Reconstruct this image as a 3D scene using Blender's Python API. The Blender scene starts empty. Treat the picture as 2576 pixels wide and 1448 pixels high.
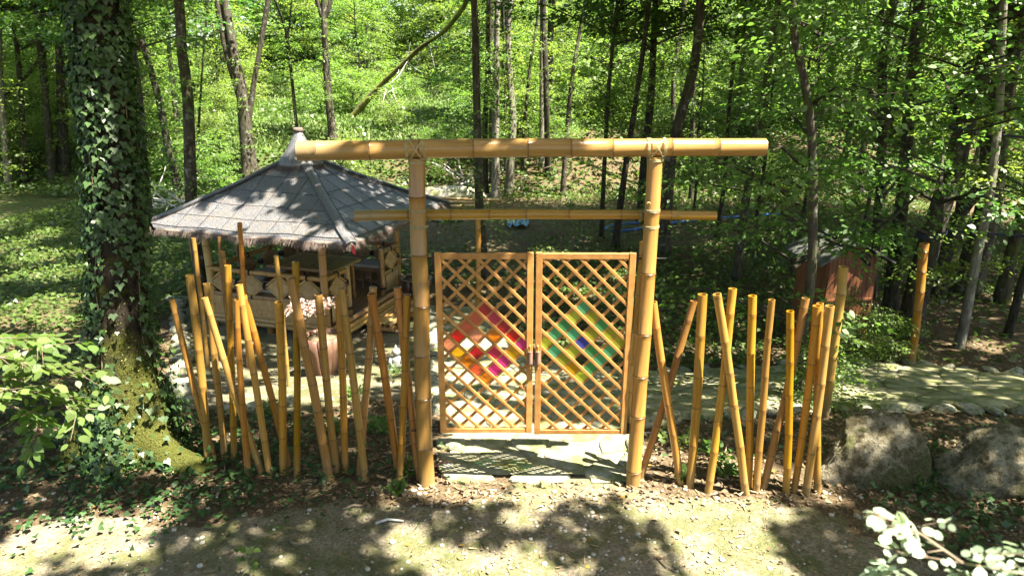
import bpy, math, random
import numpy as np
from mathutils import Vector, Matrix
random.seed(7); rng = np.random.default_rng(11)
SC = bpy.context.scene
COL = SC.collection
R = math.radians

# ------------------------------------------------------------------ camera
H = 3.5; PITCH = R(17.2); FPX = 1717.0; CX, CY = 1287.5, 724.0
cam = bpy.data.cameras.new('camera'); cam_o = bpy.data.objects.new('camera', cam); COL.objects.link(cam_o)
cam_o.location = (0, 0, H); cam_o.rotation_euler = (math.pi/2 - PITCH, 0, 0)
cam.sensor_width = 36; cam.lens = 24.0; cam.clip_start = .05; cam.clip_end = 900
cam.dof.use_dof = True; cam.dof.focus_distance = 6.2; cam.dof.aperture_fstop = 4.0
SC.camera = cam_o
SC.render.resolution_x = 1024; SC.render.resolution_y = 575

# ------------------------------------------------------------------ sky, sun, exposure
SUN = Vector((.905*math.cos(R(62)), -.426*math.cos(R(62)), math.sin(R(62)))).normalized()   # direction towards the sun
W = bpy.data.worlds.new('World'); SC.world = W; W.use_nodes = True
nt = W.node_tree; nt.nodes.clear()
wo = nt.nodes.new('ShaderNodeOutputWorld'); wb = nt.nodes.new('ShaderNodeBackground'); ws = nt.nodes.new('ShaderNodeTexSky')
ws.sky_type = 'NISHITA'; ws.sun_disc = False; ws.sun_elevation = R(62); ws.sun_rotation = math.atan2(SUN.x, SUN.y)
ws.dust_density = 2.5; ws.air_density = 1.0
wb.inputs[1].default_value = .08
nt.links.new(ws.outputs[0], wb.inputs[0]); nt.links.new(wb.outputs[0], wo.inputs[0])
sl = bpy.data.lights.new('sun', 'SUN'); sl.energy = 5.0; sl.angle = R(.55); sl.color = (1, .95, .86)
so = bpy.data.objects.new('sun', sl); COL.objects.link(so); so.location = SUN*40
so.rotation_euler = SUN.to_track_quat('Z', 'Y').to_euler()
vs = SC.view_settings
vs.view_transform = 'Standard'; vs.look = 'None'; vs.gamma = 1.0; vs.use_curve_mapping = False
vs.exposure = 2.75
SC.render.engine = 'CYCLES'
cy = SC.cycles
cy.use_denoising = True; cy.max_bounces = 6; cy.diffuse_bounces = 4; cy.glossy_bounces = 2; cy.transmission_bounces = 4
cy.transparent_max_bounces = 10; cy.sample_clamp_indirect = 6.0; cy.caustics_reflective = False; cy.caustics_refractive = False

# ------------------------------------------------------------------ pixel -> world helpers
K = 1.5907                                   # photo pixels per displayed pixel
cP, sP = math.cos(PITCH), math.sin(PITCH)
def ray(x, y):
    a, b = (x-CX)/FPX, (y-CY)/FPX
    return Vector((a, cP - b*sP, -sP - b*cP))
def ss(a, b, t):
    t = np.clip((t-a)/(b-a), 0, 1); return t*t*(3-2*t)
def tz(x, y):
    x = np.asarray(x, float); y = np.asarray(y, float)
    z = -.6*ss(6.1, 9.8, y)
    yy = y + .9*np.sin(x*.23+1) + .4*np.sin(x*.61)
    z = z + 2.0*ss(25, 30.5, yy) + .06*np.maximum(0, y-31)
    k = ss(5.6, 9, y)
    z = z + k*(.05*np.sin(x*.9+y*.4)*np.sin(y*.7+1.3) + .03*np.sin(x*2.1)*np.sin(y*1.7))
    z = z + (1-k)*(.012*np.sin(x*2.3+.5)*np.sin(y*1.9))
    yard = ss(2.9, 1.9, np.hypot((x+3.6), (y-11.6)))          # levelled ground under the pavilion
    z = z*(1-yard) + yard*(-.6)
    z = z + .10*ss(4.6, 7.5, x)*ss(7.0, 4.5, y)*np.sin(x+1) + .25*ss(-2.9, -6, x)*ss(2.5, 6.5, y)*ss(12, 7, y)
    return z
def T(x, y): return float(tz(x, y))
def G(x, y):
    d = ray(x, y); t0 = .5; 
    t = t0
    while t < 150:
        p = Vector((0, 0, H)) + d*t
        if p.z < T(p.x, p.y): break
        t0 = t; t *= 1.03
    for _ in range(30):
        m = (t0+t)/2; p = Vector((0, 0, H)) + d*m
        if p.z < T(p.x, p.y): t = m
        else: t0 = m
    p = Vector((0, 0, H)) + d*t
    return Vector((p.x, p.y, T(p.x, p.y)))
def PY(x, y, Y):
    d = ray(x, y); return Vector((0, 0, H)) + d*(Y/d.y)
def PXZ(x, y, z):
    d = ray(x, y); return Vector((0, 0, H)) + d*((z-H)/d.z)
def GS(x, y): return G(x/K, y/K)
def PYS(x, y, Y): return PY(x/K, y/K, Y)

# ------------------------------------------------------------------ object helpers
def tag(o, label=None, cat=None, group=None, kind=None):
    if label: o['label'] = label
    if cat: o['category'] = cat
    if group: o['group'] = group
    if kind: o['kind'] = kind
    return o
def thing(name, label, cat, loc=(0, 0, 0), rz=0, group=None):
    o = bpy.data.objects.new(name, None); COL.objects.link(o); o.location = loc; o.rotation_euler = (0, 0, rz)
    o.empty_display_size = .1
    return tag(o, label, cat, group)
def link(name, me, mat=None, parent=None, loc=None, rot=None, matrix=None):
    o = bpy.data.objects.new(name, me); COL.objects.link(o)
    if mat is not None and not me.materials: me.materials.append(mat)
    if parent is not None: o.parent = parent
    if matrix is not None: o.matrix_local = matrix
    if loc is not None: o.location = loc
    if rot is not None: o.rotation_euler = rot
    return o
def np_mesh(name, V, F, smooth=False, ring_shade=None):
    """V (n,3), F (m,k) with one k for the whole mesh."""
    me = bpy.data.meshes.new(name)
    V = np.asarray(V, np.float32); F = np.asarray(F, np.int32)
    me.vertices.add(len(V)); me.vertices.foreach_set('co', V.ravel())
    k = F.shape[1]
    me.loops.add(F.size); me.loops.foreach_set('vertex_index', F.ravel())
    me.polygons.add(len(F)); me.polygons.foreach_set('loop_start', np.arange(0, F.size, k, dtype=np.int32))
    me.update(calc_edges=True)
    if smooth: me.polygons.foreach_set('use_smooth', np.ones(len(F), bool))
    if ring_shade is not None:
        a = me.attributes.new('ring_shade', 'FLOAT', 'POINT'); a.data.foreach_set('value', np.asarray(ring_shade, np.float32))
    return me
class MB:
    def __init__(s): s.v = []; s.f = []; s.n = 0
    def add(s, V, F):
        s.v += [tuple(p) for p in V]; s.f += [tuple(i+s.n for i in f) for f in F]; s.n += len(V)
    def box(s, c, d, rot=None):
        x, y, z = d[0]/2, d[1]/2, d[2]/2
        V = [Vector(p) for p in ((-x,-y,-z),(x,-y,-z),(x,y,-z),(-x,y,-z),(-x,-y,z),(x,-y,z),(x,y,z),(-x,y,z))]
        if rot is not None: V = [rot @ p for p in V]
        V = [p + Vector(c) for p in V]
        s.add(V, [(0,3,2,1),(4,5,6,7),(0,1,5,4),(1,2,6,5),(2,3,7,6),(3,0,4,7)])
    def tube(s, P, rad, seg=8, cap=True):
        P = [Vector(p) for p in P]; n = len(P)
        if not hasattr(rad, '__len__'): rad = [rad]*n
        t0 = (P[1]-P[0]).normalized()
        u = t0.orthogonal().normalized(); V = []
        for i in range(n):
            t = (P[min(i+1, n-1)] - P[max(i-1, 0)]).normalized()
            u = (u - t*u.dot(t)).normalized(); w = t.cross(u)
            for k in range(seg):
                a = 2*math.pi*k/seg
                V.append(P[i] + (u*math.cos(a) + w*math.sin(a))*rad[i])
        F = [(i*seg+k, i*seg+(k+1) % seg, (i+1)*seg+(k+1) % seg, (i+1)*seg+k) for i in range(n-1) for k in range(seg)]
        if cap: F += [tuple(range(seg-1, -1, -1)), tuple((n-1)*seg+k for k in range(seg))]
        s.add(V, F)
    def lathe(s, prof, seg=24, c=(0, 0, 0), sx=1, sy=1):
        V = []
        for r, z in prof:
            for k in range(seg):
                a = 2*math.pi*k/seg; V.append((c[0]+r*sx*math.cos(a), c[1]+r*sy*math.sin(a), c[2]+z))
        n = len(prof)
        F = [(i*seg+k, i*seg+(k+1) % seg, (i+1)*seg+(k+1) % seg, (i+1)*seg+k) for i in range(n-1) for k in range(seg)]
        F += [tuple(range(seg-1, -1, -1)), tuple((n-1)*seg+k for k in range(seg))]
        s.add(V, F)
    def build(s, name, mat, parent=None, smooth=False, **kw):
        me = bpy.data.meshes.new(name); me.from_pydata(s.v, [], s.f); me.update()
        if smooth: me.polygons.foreach_set('use_smooth', [True]*len(me.polygons))
        return link(name, me, mat, parent, **kw)
def zmat(p0, p1, roll=0):
    p0, p1 = Vector(p0), Vector(p1)
    q = (p1-p0).to_track_quat('Z', 'Y')
    return Matrix.Translation(p0) @ q.to_matrix().to_4x4() @ Matrix.Rotation(roll, 4, 'Z')

# ------------------------------------------------------------------ materials
def mat(name):
    m = bpy.data.materials.new(name); m.use_nodes = True
    t = m.node_tree; t.nodes.clear()
    o = t.nodes.new('ShaderNodeOutputMaterial')
    return m, t, o
class N:
    def __init__(s, t): s.t = t
    def n(s, typ, **kw):
        o = s.t.nodes.new('ShaderNode'+typ)
        for k, v in kw.items(): setattr(o, k, v)
        return o
    def l(s, a, b): s.t.links.new(a, b)
    def coord(s, which='Object', scale=(1, 1, 1)):
        c = s.n('TexCoord'); m = s.n('Mapping'); m.inputs['Scale'].default_value = scale
        s.l(c.outputs[which], m.inputs[0]); return m.outputs[0]
    def noise(s, vec, scale, detail=4, rough=.55, dist=0):
        o = s.n('TexNoise'); o.inputs['Scale'].default_value = scale; o.inputs['Detail'].default_value = detail
        o.inputs['Roughness'].default_value = rough; o.inputs['Distortion'].default_value = dist
        if vec is not None: s.l(vec, o.inputs['Vector'])
        return o.outputs['Fac']
    def ramp(s, fac, stops):
        o = s.n('ValToRGB'); e = o.color_ramp.elements
        while len(e) < len(stops): e.new(.5)
        for i, (p, c) in enumerate(stops):
            e[i].position = p; e[i].color = (*c, 1) if len(c) == 3 else c
        s.l(fac, o.inputs[0]); return o.outputs[0]
    def mix(s, f, a, b, mode='MIX'):
        o = s.n('MixRGB', blend_type=mode)
        for i, v in enumerate((f, a, b)):
            if isinstance(v, (int, float)): o.inputs[i].default_value = v
            elif isinstance(v, tuple): o.inputs[i].default_value = (*v, 1)
            else: s.l(v, o.inputs[i])
        return o.outputs[0]
    def math(s, op, a, b=0, clamp=False):
        o = s.n('Math', operation=op, use_clamp=clamp)
        for i, v in enumerate((a, b)):
            if isinstance(v, (int, float)): o.inputs[i].default_value = v
            else: s.l(v, o.inputs[i])
        return o.outputs[0]
    def bump(s, h, strength=.3, dist=.02):
        o = s.n('Bump'); o.inputs['Strength'].default_value = strength; o.inputs['Distance'].default_value = dist
        s.l(h, o.inputs['Height']); return o.outputs[0]
    def pbsdf(s, col, rough=.6, spec=.4, normal=None, **kw):
        o = s.n('BsdfPrincipled')
        if isinstance(col, tuple): o.inputs['Base Color'].default_value = (*col, 1)
        else: s.l(col, o.inputs['Base Color'])
        if isinstance(rough, (int, float)): o.inputs['Roughness'].default_value = rough
        else: s.l(rough, o.inputs['Roughness'])
        o.inputs['Specular IOR Level'].default_value = spec
        if normal is not None: s.l(normal, o.inputs['Normal'])
        for k, v in kw.items(): o.inputs[k].default_value = v
        return o.outputs[0]
    def rnd(s): return s.n('ObjectInfo').outputs['Random']
    def island(s): return s.n('NewGeometry').outputs['Random Per Island']
M = {}
def leafmat(key, c1, c2, tr, gloss=.03, trfac=.5, rough=.4):
    m, t, o = mat(key); n = N(t)
    isl = n.island(); col = n.mix(isl, c1, c2)
    ob = n.rnd()
    hs = n.n('HueSaturation'); n.l(col, hs.inputs['Color'])
    n.l(n.math('ADD', n.math('MULTIPLY', ob, .045), .478), hs.inputs['Hue'])
    n.l(n.math('ADD', n.math('MULTIPLY', n.math('FRACT', n.math('MULTIPLY', isl, 7.3)), .5), .75), hs.inputs['Value'])
    d = n.n('BsdfDiffuse'); n.l(hs.outputs[0], d.inputs[0])
    tb = n.n('BsdfTranslucent')
    n.l(n.mix(1.0, hs.outputs[0], tr, 'MULTIPLY'), tb.inputs[0])
    ms = n.n('MixShader'); ms.inputs[0].default_value = trfac; n.l(d.outputs[0], ms.inputs[1]); n.l(tb.outputs[0], ms.inputs[2])
    g = n.n('BsdfGlossy'); g.inputs['Roughness'].default_value = rough; g.inputs[0].default_value = (1, .98, .9, 1)
    m2 = n.n('MixShader'); m2.inputs[0].default_value = gloss; n.l(ms.outputs[0], m2.inputs[1]); n.l(g.outputs[0], m2.inputs[2])
    n.l(m2.outputs[0], o.inputs[0]); M[key] = m
leafmat('leaf', (.070, .118, .026), (.116, .168, .036), (2.7, 2.8, 1.4), .025, .5, .5)
leafmat('leaf_near', (.065, .115, .024), (.105, .165, .036), (2.0, 2.2, 1.2), .025, .45, .5)
leafmat('leaf_canopy', (.05, .11, .018), (.07, .14, .02), (1.5, 1.6, .9), .04, .4)
leafmat('leaf_sunlit', (.30, .38, .24), (.40, .48, .32), (1.2, 1.3, 1.0), .06, .35)  # leaf colour raised pale to stand in for glaring sun
leafmat('ivy', (.016, .045, .010), (.05, .10, .022), (1.3, 1.6, .7), .035, .2, .5)
leafmat('herb', (.05, .09, .018), (.10, .145, .03), (1.7, 1.8, .9), .03, .35)
leafmat('grass', (.05, .11, .02), (.11, .17, .04), (1.5, 1.6, .8), .03, .3)
leafmat('maple', (.40, .27, .23), (.54, .40, .35), (1.1, .8, .75), .05, .35)
leafmat('litter', (.12, .075, .04), (.26, .19, .10), (.6, .5, .4), .02, .12, .6)
leafmat('chips', (.20, .135, .07), (.36, .27, .15), (.5, .5, .4), .02, .08, .6)
leafmat('sun_toned_grass', (.11, .17, .045), (.21, .26, .085), (1.3, 1.4, .9), .02, .3, .6)  # grass colour lightened, putting the glade's sunlight into it
leafmat('moss', (.06, .065, .012), (.17, .175, .035), (1.2, 1.3, .7), .01, .2, .6)
leafmat('yellow_leaf', (.45, .33, .05), (.36, .22, .05), (.8, .8, .5), .03, .25, .5)

# bamboo: golden lacquered culms, darker node rings, painted-in shade inside hollow ends (attribute "ring")
def bamboo(key, c1, c2, c3, rough=.33, foot_f=0.0):
    m, t, o = mat(key); n = N(t)
    v = n.coord('Object', (26, 26, 1.1)); st = n.noise(v, 3.0, 5, .6)
    v2 = n.coord('Object', (6, 6, .9)); bl = n.noise(v2, 1.6, 3)
    v3 = n.coord('Object', (1, 1, 1)); fine = n.noise(v3, 55, 3)
    col = n.mix(n.ramp(st, [(.3, (0, 0, 0)), (.7, (1, 1, 1))]), c1, c2)
    col = n.mix(n.ramp(bl, [(.42, (0, 0, 0)), (.72, (.75, .75, .75))]), col, c3)
    spots = n.ramp(fine, [(.66, (0, 0, 0)), (.74, (.5, .5, .5))])
    col = n.mix(spots, col, (.16, .085, .025))
    at = n.n('Attribute', attribute_name='ring_shade')
    col = n.mix(n.math('MULTIPLY', at.outputs['Fac'], .8), col, (.12, .055, .02))
    hs = n.n('HueSaturation'); n.l(col, hs.inputs['Color']); r = n.rnd()
    n.l(n.math('ADD', n.math('MULTIPLY', r, .03), .485), hs.inputs['Hue'])
    n.l(n.math('ADD', n.math('MULTIPLY', n.math('FRACT', n.math('MULTIPLY', r, 5.7)), .5), .74), hs.inputs['Value'])
    n.l(n.math('ADD', n.math('MULTIPLY', n.math('FRACT', n.math('MULTIPLY', r, 11.3)), .16), .94), hs.inputs['Saturation'])
    spz = n.n('SeparateXYZ'); tcz = n.n('TexCoord'); n.l(tcz.outputs['Object'], spz.inputs[0])
    foot = n.ramp(n.math('ADD', n.math('MULTIPLY', spz.outputs['Z'], 1.4), n.math('MULTIPLY', bl, .6)), [(.38, (1, 1, 1)), (.95, (0, 0, 0))])
    fc = n.mix(n.math('MULTIPLY', foot, foot_f), hs.outputs[0], (.20, .155, .085)); stain = n.ramp(n.noise(n.coord('Object', (3, 3, 1.3)), 3.2, 6, .7), [(.56, (0, 0, 0)), (.72, (.55, .55, .55))])
    fc = n.mix(stain, fc, (.15, .085, .025))
    rg = n.math('ADD', n.math('MULTIPLY', st, .25), rough-.12)
    n.l(n.pbsdf(fc, rg, .45, n.bump(st, .12, .01)), o.inputs[0]); M[key] = m
bamboo('bamboo', (.27, .115, .019), (.345, .17, .038), (.225, .122, .024), .28, .5)
bamboo('bamboo_post', (.275, .126, .021), (.35, .18, .038), (.235, .142, .029), .30, .75)
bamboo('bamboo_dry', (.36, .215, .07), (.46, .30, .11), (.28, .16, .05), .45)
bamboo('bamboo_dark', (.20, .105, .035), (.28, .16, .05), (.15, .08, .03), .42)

def simple(key, c, rough=.6, spec=.35, var=None, scale=8, bump=0, stretch=(1, 1, 1), bscale=30, **kw):
    m, t, o = mat(key); n = N(t); v = n.coord('Object', stretch)
    col = c; nm = None
    if var: col = n.mix(n.ramp(n.noise(v, scale, 5), [(.35, (0, 0, 0)), (.65, (1, 1, 1))]), c, var)
    if var:
        hs = n.n('HueSaturation'); n.l(col, hs.inputs['Color'])
        n.l(n.math('ADD', n.math('MULTIPLY', n.rnd(), .4), .8), hs.inputs['Value']); col = hs.outputs[0]
    if bump: nm = n.bump(n.noise(v, bscale, 5, .65), bump, .02)
    n.l(n.pbsdf(col, rough, spec, nm, **kw), o.inputs[0]); M[key] = m
simple('gate_wood', (.31, .135, .03), .5, .35, (.40, .195, .052), 4, .15, (3, 3, 3), 20)
simple('cord', (.28, .235, .11), .9, .1, (.38, .33, .18), 60, .3)
simple('black_cord', (.012, .012, .013), .6, .3)
simple('metal_dark', (.03, .028, .028), .45, .5, Metallic=.7)
simple('metal_rod', (.10, .095, .09), .6, .4)
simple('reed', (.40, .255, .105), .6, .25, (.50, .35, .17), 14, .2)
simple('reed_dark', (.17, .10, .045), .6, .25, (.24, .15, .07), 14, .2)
simple('cushion', (.50, .50, .46), .9, .1, (.42, .42, .38), 3, .1)
simple('thatch', (.115, .085, .065), .9, .1, (.20, .155, .125), 30, .3)
simple('pot_wood', (.10, .047, .027), .45, .4, (.165, .09, .055), 5, .4, (2, 2, .7), 14)
simple('pot_dark', (.055, .03, .022), .35, .5, (.10, .05, .035), 5, .3)
simple('soil', (.07, .05, .03), .95, .1, (.3, .24, .13), 45, .6)
simple('statue', (.17, .17, .155), .8, .2, (.26, .26, .23), 20, .3)
simple('tarp', (.10, .23, .36), .4, .4, (.16, .33, .46), 3, .2)
simple('hose', (.03, .13, .48), .35, .5)
simple('strap', (.012, .014, .03), .5, .3)
simple('shed_plank', (.10, .035, .013), .55, .3, (.17, .065, .026), 6, .2, (6, 6, .6))
simple('shed_roof', (.05, .052, .045), .7, .2, (.09, .09, .075), 4, .2)
simple('twig', (.13, .095, .06), .8, .2, (.22, .17, .11), 12, .3)
simple('dead_wood', (.45, .42, .36), .8, .2, (.58, .55, .48), 8, .3)
simple('red_ribbon', (.5, .02, .03), .6, .3)
simple('stem', (.05, .06, .025), .7, .2)

def rock(key, c1, c2, c3, moss=0, scale=3.0, bump=.6, island=False):
    m, t, o = mat(key); n = N(t); v = n.coord('Object')
    a = n.noise(v, scale, 6, .6); b = n.noise(v, scale*5, 5, .7); c = n.noise(v, scale*.7, 3)
    col = n.mix(n.ramp(a, [(.35, (0, 0, 0)), (.65, (1, 1, 1))]), c1, c2)
    col = n.mix(n.ramp(b, [(.5, (0, 0, 0)), (.72, (.8, .8, .8))]), col, c3)
    if moss: col = n.mix(n.ramp(c, [(.5-moss*.2, (0, 0, 0)), (.62, (.85, .85, .85))]), col, (.12, .13, .03))
    hs = n.n('HueSaturation'); n.l(col, hs.inputs['Color']); n.l(n.math('ADD', n.math('MULTIPLY', n.rnd(), .4), .8), hs.inputs['Value'])
    h = n.math('ADD', a, n.math('MULTIPLY', b, .5))
    n.l(n.pbsdf(hs.outputs[0], .9, .15, n.bump(h, bump, .05)), o.inputs[0]); M[key] = m
rock('stone', (.30, .28, .21), (.40, .37, .29), (.20, .18, .12), .35, 4)
rock('flagstone', (.30, .275, .19), (.40, .365, .26), (.19, .175, .10), .5, 5, .7)
rock('flagstone_mossy', (.33, .31, .18), (.40, .37, .23), (.22, .205, .10), .6, 4, .5)
m, t, o = mat('boulder'); n = N(t); v = n.coord('Object')
a = n.noise(v, 5, 7, .7); b = n.noise(v, 22, 6, .75); c = n.noise(v, 2.6, 4, .6); d = n.noise(v, 70, 4, .7)
col = n.mix(n.ramp(a, [(.42, (0, 0, 0)), (.58, (1, 1, 1))]), (.15, .125, .065), (.42, .37, .25))
col = n.mix(n.ramp(b, [(.55, (0, 0, 0)), (.64, (.85, .85, .85))]), col, (.04, .04, .018))
col = n.mix(n.ramp(c, [(.47, (0, 0, 0)), (.57, (.85, .85, .85))]), col, n.mix(n.ramp(d, [(.4, (0, 0, 0)), (.6, (1, 1, 1))]), (.035, .04, .01), (.12, .13, .03)))
n.l(n.pbsdf(col, .95, .1, n.bump(n.math('ADD', n.math('MULTIPLY', a, 2.0), n.math('ADD', b, n.math('MULTIPLY', d, .4))), 1.0, .08)), o.inputs[0]); M['boulder'] = m
rock('pebble', (.40, .36, .28), (.52, .48, .40), (.30, .26, .20), 0, 9, .2)

def bark(key, c1, c2, moss, mossc=(.09, .10, .02), lich=0):
    m, t, o = mat(key); n = N(t)
    v = n.coord('Object', (1, 1, .28)); a = n.noise(v, 14, 6, .65); b = n.noise(n.coord('Object'), 2.2, 4); c = n.noise(n.coord('Object'), 7, 3)
    col = n.mix(n.ramp(a, [(.38, (0, 0, 0)), (.62, (1, 1, 1))]), c1, c2)
    if lich: col = n.mix(n.ramp(c, [(.6, (0, 0, 0)), (.68, (lich, lich, lich))]), col, (.36, .36, .30))
    col = n.mix(n.ramp(b, [(.62-moss*.3, (0, 0, 0)), (.75-moss*.25, (.9, .9, .9))]), col, mossc)
    n.l(n.pbsdf(col, .9, .12, n.bump(a, .9, .04)), o.inputs[0]); M[key] = m
bark('bark', (.035, .029, .020), (.085, .073, .05), .25, (.055, .065, .017), .4)
bark('bark_dark', (.022, .019, .013), (.058, .050, .034), .3, (.04, .05, .015), .2)
bark('bark_moss', (.03, .025, .015), (.075, .062, .035), .55, (.075, .08, .018), .3)
bark('bark_mossy_log', (.06, .05, .025), (.10, .085, .045), .8, (.17, .18, .035))
bark('bark_grey', (.10, .088, .063), (.20, .18, .135), .25, (.09, .10, .03), .6)
bark('bark_birch', (.62, .6, .55), (.75, .73, .68), 0)

# old trunk: dark bark, moss growing thick near the foot
m, t, o = mat('bark_ivy_tree'); n = N(t); v = n.coord('Object', (1, 1, .3)); a = n.noise(v, 16, 6, .65); b = n.noise(n.coord('Object'), 3.0, 5, .65); c = n.noise(n.coord('Object'), 60, 4, .7)
sp = n.n('SeparateXYZ'); tc = n.n('TexCoord'); n.l(tc.outputs['Object'], sp.inputs[0])
hgt = n.math('SUBTRACT', 1.0, n.math('MULTIPLY', sp.outputs['Z'], .42), True)
col = n.mix(n.ramp(a, [(.38, (0, 0, 0)), (.62, (1, 1, 1))]), (.018, .014, .009), (.065, .052, .034))
mm = n.ramp(n.math('ADD', n.math('MULTIPLY', hgt, .42), n.math('MULTIPLY', b, .8)), [(.56, (0, 0, 0)), (.70, (.95, .95, .95))])
col = n.mix(mm, col, n.mix(n.ramp(c, [(.3, (0, 0, 0)), (.7, (1, 1, 1))]), (.045, .05, .010), (.16, .165, .035)))
n.l(n.pbsdf(col, .95, .08, n.bump(n.math('ADD', a, c), 1.0, .05)), o.inputs[0]); M['bark_ivy_tree'] = m

# black shade netting over the thatch, with fallen bits on it
m, t, o = mat('roof_net'); n = N(t); v = n.coord('Object')
f = n.noise(v, 90, 2, .5); b = n.noise(v, 5, 5, .65); sp = n.noise(v, 34, 4, .7)
col = n.mix(n.ramp(f, [(.42, (0, 0, 0)), (.6, (1, 1, 1))]), (.026, .025, .025), (.18, .175, .17))
lit = n.math('MULTIPLY', n.ramp(sp, [(.54, (0, 0, 0)), (.60, (1, 1, 1))]), n.ramp(b, [(.40, (0, 0, 0)), (.6, (1, 1, 1))]))
col = n.mix(lit, col, (.17, .115, .05))
n.l(n.pbsdf(col, .42, .9, n.bump(f, .5, .01)), o.inputs[0]); M['roof_net'] = m
simple('roof_seam', (.035, .036, .04), .6, .3)

# stained panes: coloured, see-through, slightly rippled
def pane_mat(key, c):
    m, t, o = mat(key); n = N(t)
    nz = n.noise(n.coord('Object'), 30, 3)
    tb = n.n('BsdfTransparent'); n.l(n.mix(n.ramp(nz, [(.35, (0, 0, 0)), (.7, (1, 1, 1))]), c, tuple(min(1, x*1.25+.02) for x in c)), tb.inputs[0])
    df = n.n('BsdfTranslucent'); df.inputs[0].default_value = (*c, 1)
    dd = n.n('BsdfDiffuse'); dd.inputs[0].default_value = (*[x*.8 for x in c], 1)
    a = n.n('MixShader'); a.inputs[0].default_value = .5; n.l(df.outputs[0], a.inputs[1]); n.l(dd.outputs[0], a.inputs[2])
    ms = n.n('MixShader'); ms.inputs[0].default_value = .42; n.l(tb.outputs[0], ms.inputs[1]); n.l(a.outputs[0], ms.inputs[2])
    g = n.n('BsdfGlossy'); g.inputs['Roughness'].default_value = .12; n.l(n.bump(nz, .5, .01), g.inputs['Normal'])
    m2 = n.n('MixShader'); m2.inputs[0].default_value = .06; n.l(ms.outputs[0], m2.inputs[1]); n.l(g.outputs[0], m2.inputs[2])
    n.l(m2.outputs[0], o.inputs[0]); M[key] = m
for k, c in dict(p_darkred=(.70, .05, .08), p_red=(.95, .05, .03), p_coral=(.95, .30, .16), p_palecoral=(1, .52, .38), p_orange=(.95, .42, .02),
                 p_brown=(.75, .38, .06), p_pink=(.85, .08, .22), p_magenta=(.9, .12, .45), p_yellow=(.95, .62, .03),
                 p_green=(.22, .62, .26), p_teal=(.28, .72, .40), p_aqua=(.30, .80, .50), p_olive=(.72, .70, .10), p_lime=(.88, .90, .16),
                 p_blue=(.20, .22, .75)).items(): pane_mat(k, c)

# ground: bare trodden earth, moss, leaf mould, green floor; zones come from attributes
m, t, o = mat('ground'); n = N(t); v = n.coord('Object')
big = n.noise(v, .9, 5, .6); mid = n.noise(v, 4.5, 5, .65); fin = n.noise(v, 38, 6, .7); gr = n.noise(v, 150, 2, .5)
zd = n.n('Attribute', attribute_name='dirt').outputs['Fac']; zg = n.n('Attribute', attribute_name='green').outputs['Fac']
dirt = n.mix(n.ramp(fin, [(.3, (0, 0, 0)), (.7, (1, 1, 1))]), (.075, .058, .034), (.34, .285, .20))
dirt = n.mix(n.ramp(gr, [(.62, (0, 0, 0)), (.7, (.7, .7, .7))]), dirt, (.50, .44, .33))
mossm = n.ramp(n.math('ADD', n.math('MULTIPLY', mid, .6), n.math('MULTIPLY', big, .5)), [(.47, (0, 0, 0)), (.62, (.75, .75, .75))])
dirt = n.mix(mossm, dirt, (.085, .095, .025))
mould = n.mix(n.ramp(fin, [(.35, (0, 0, 0)), (.68, (1, 1, 1))]), (.045, .032, .018), (.17, .12, .065))
mould = n.mix(n.ramp(mid, [(.55, (0, 0, 0)), (.7, (.6, .6, .6))]), mould, (.24, .19, .115))
green = n.mix(n.ramp(fin, [(.4, (0, 0, 0)), (.65, (1, 1, 1))]), (.03, .055, .012), (.085, .11, .028))
zgn = n.math('ADD', zg, n.math('MULTIPLY', n.math('SUBTRACT', mid, .5), 1.2), True)
c = n.mix(n.ramp(zgn, [(.35, (0, 0, 0)), (.65, (1, 1, 1))]), mould, green)
zdn = n.math('ADD', zd, n.math('MULTIPLY', n.math('SUBTRACT', mid, .5), .9), True)
c = n.mix(n.ramp(zdn, [(.38, (0, 0, 0)), (.62, (1, 1, 1))]), c, dirt)
hh = n.math('ADD', fin, n.math('MULTIPLY', gr, .5))
n.l(n.pbsdf(c, .95, .1, n.bump(hh, .7, .03)), o.inputs[0]); M['ground'] = m
# path bed: crushed pale gravel
def gravel(key, a, b, g):
    m, t, o = mat(key); n = N(t); v = n.coord('Object')
    fin = n.noise(v, 60, 4, .7); mid = n.noise(v, 3.5, 5, .65); gr = n.noise(v, 170, 2, .5)
    c = n.mix(n.ramp(fin, [(.35, (0, 0, 0)), (.65, (1, 1, 1))]), a, b)
    c = n.mix(n.ramp(mid, [(.45, (0, 0, 0)), (.68, (.8, .8, .8))]), c, g)
    n.l(n.pbsdf(c, .95, .1, n.bump(n.math('ADD', fin, gr), .8, .02)), o.inputs[0]); M[key] = m
gravel('gravel', (.30, .27, .155), (.46, .42, .27), (.24, .22, .10))
gravel('gravel_mossy', (.26, .25, .105), (.38, .35, .165), (.17, .17, .05))
gravel('yard_earth', (.34, .29, .20), (.50, .44, .32), (.17, .13, .075))
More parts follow.
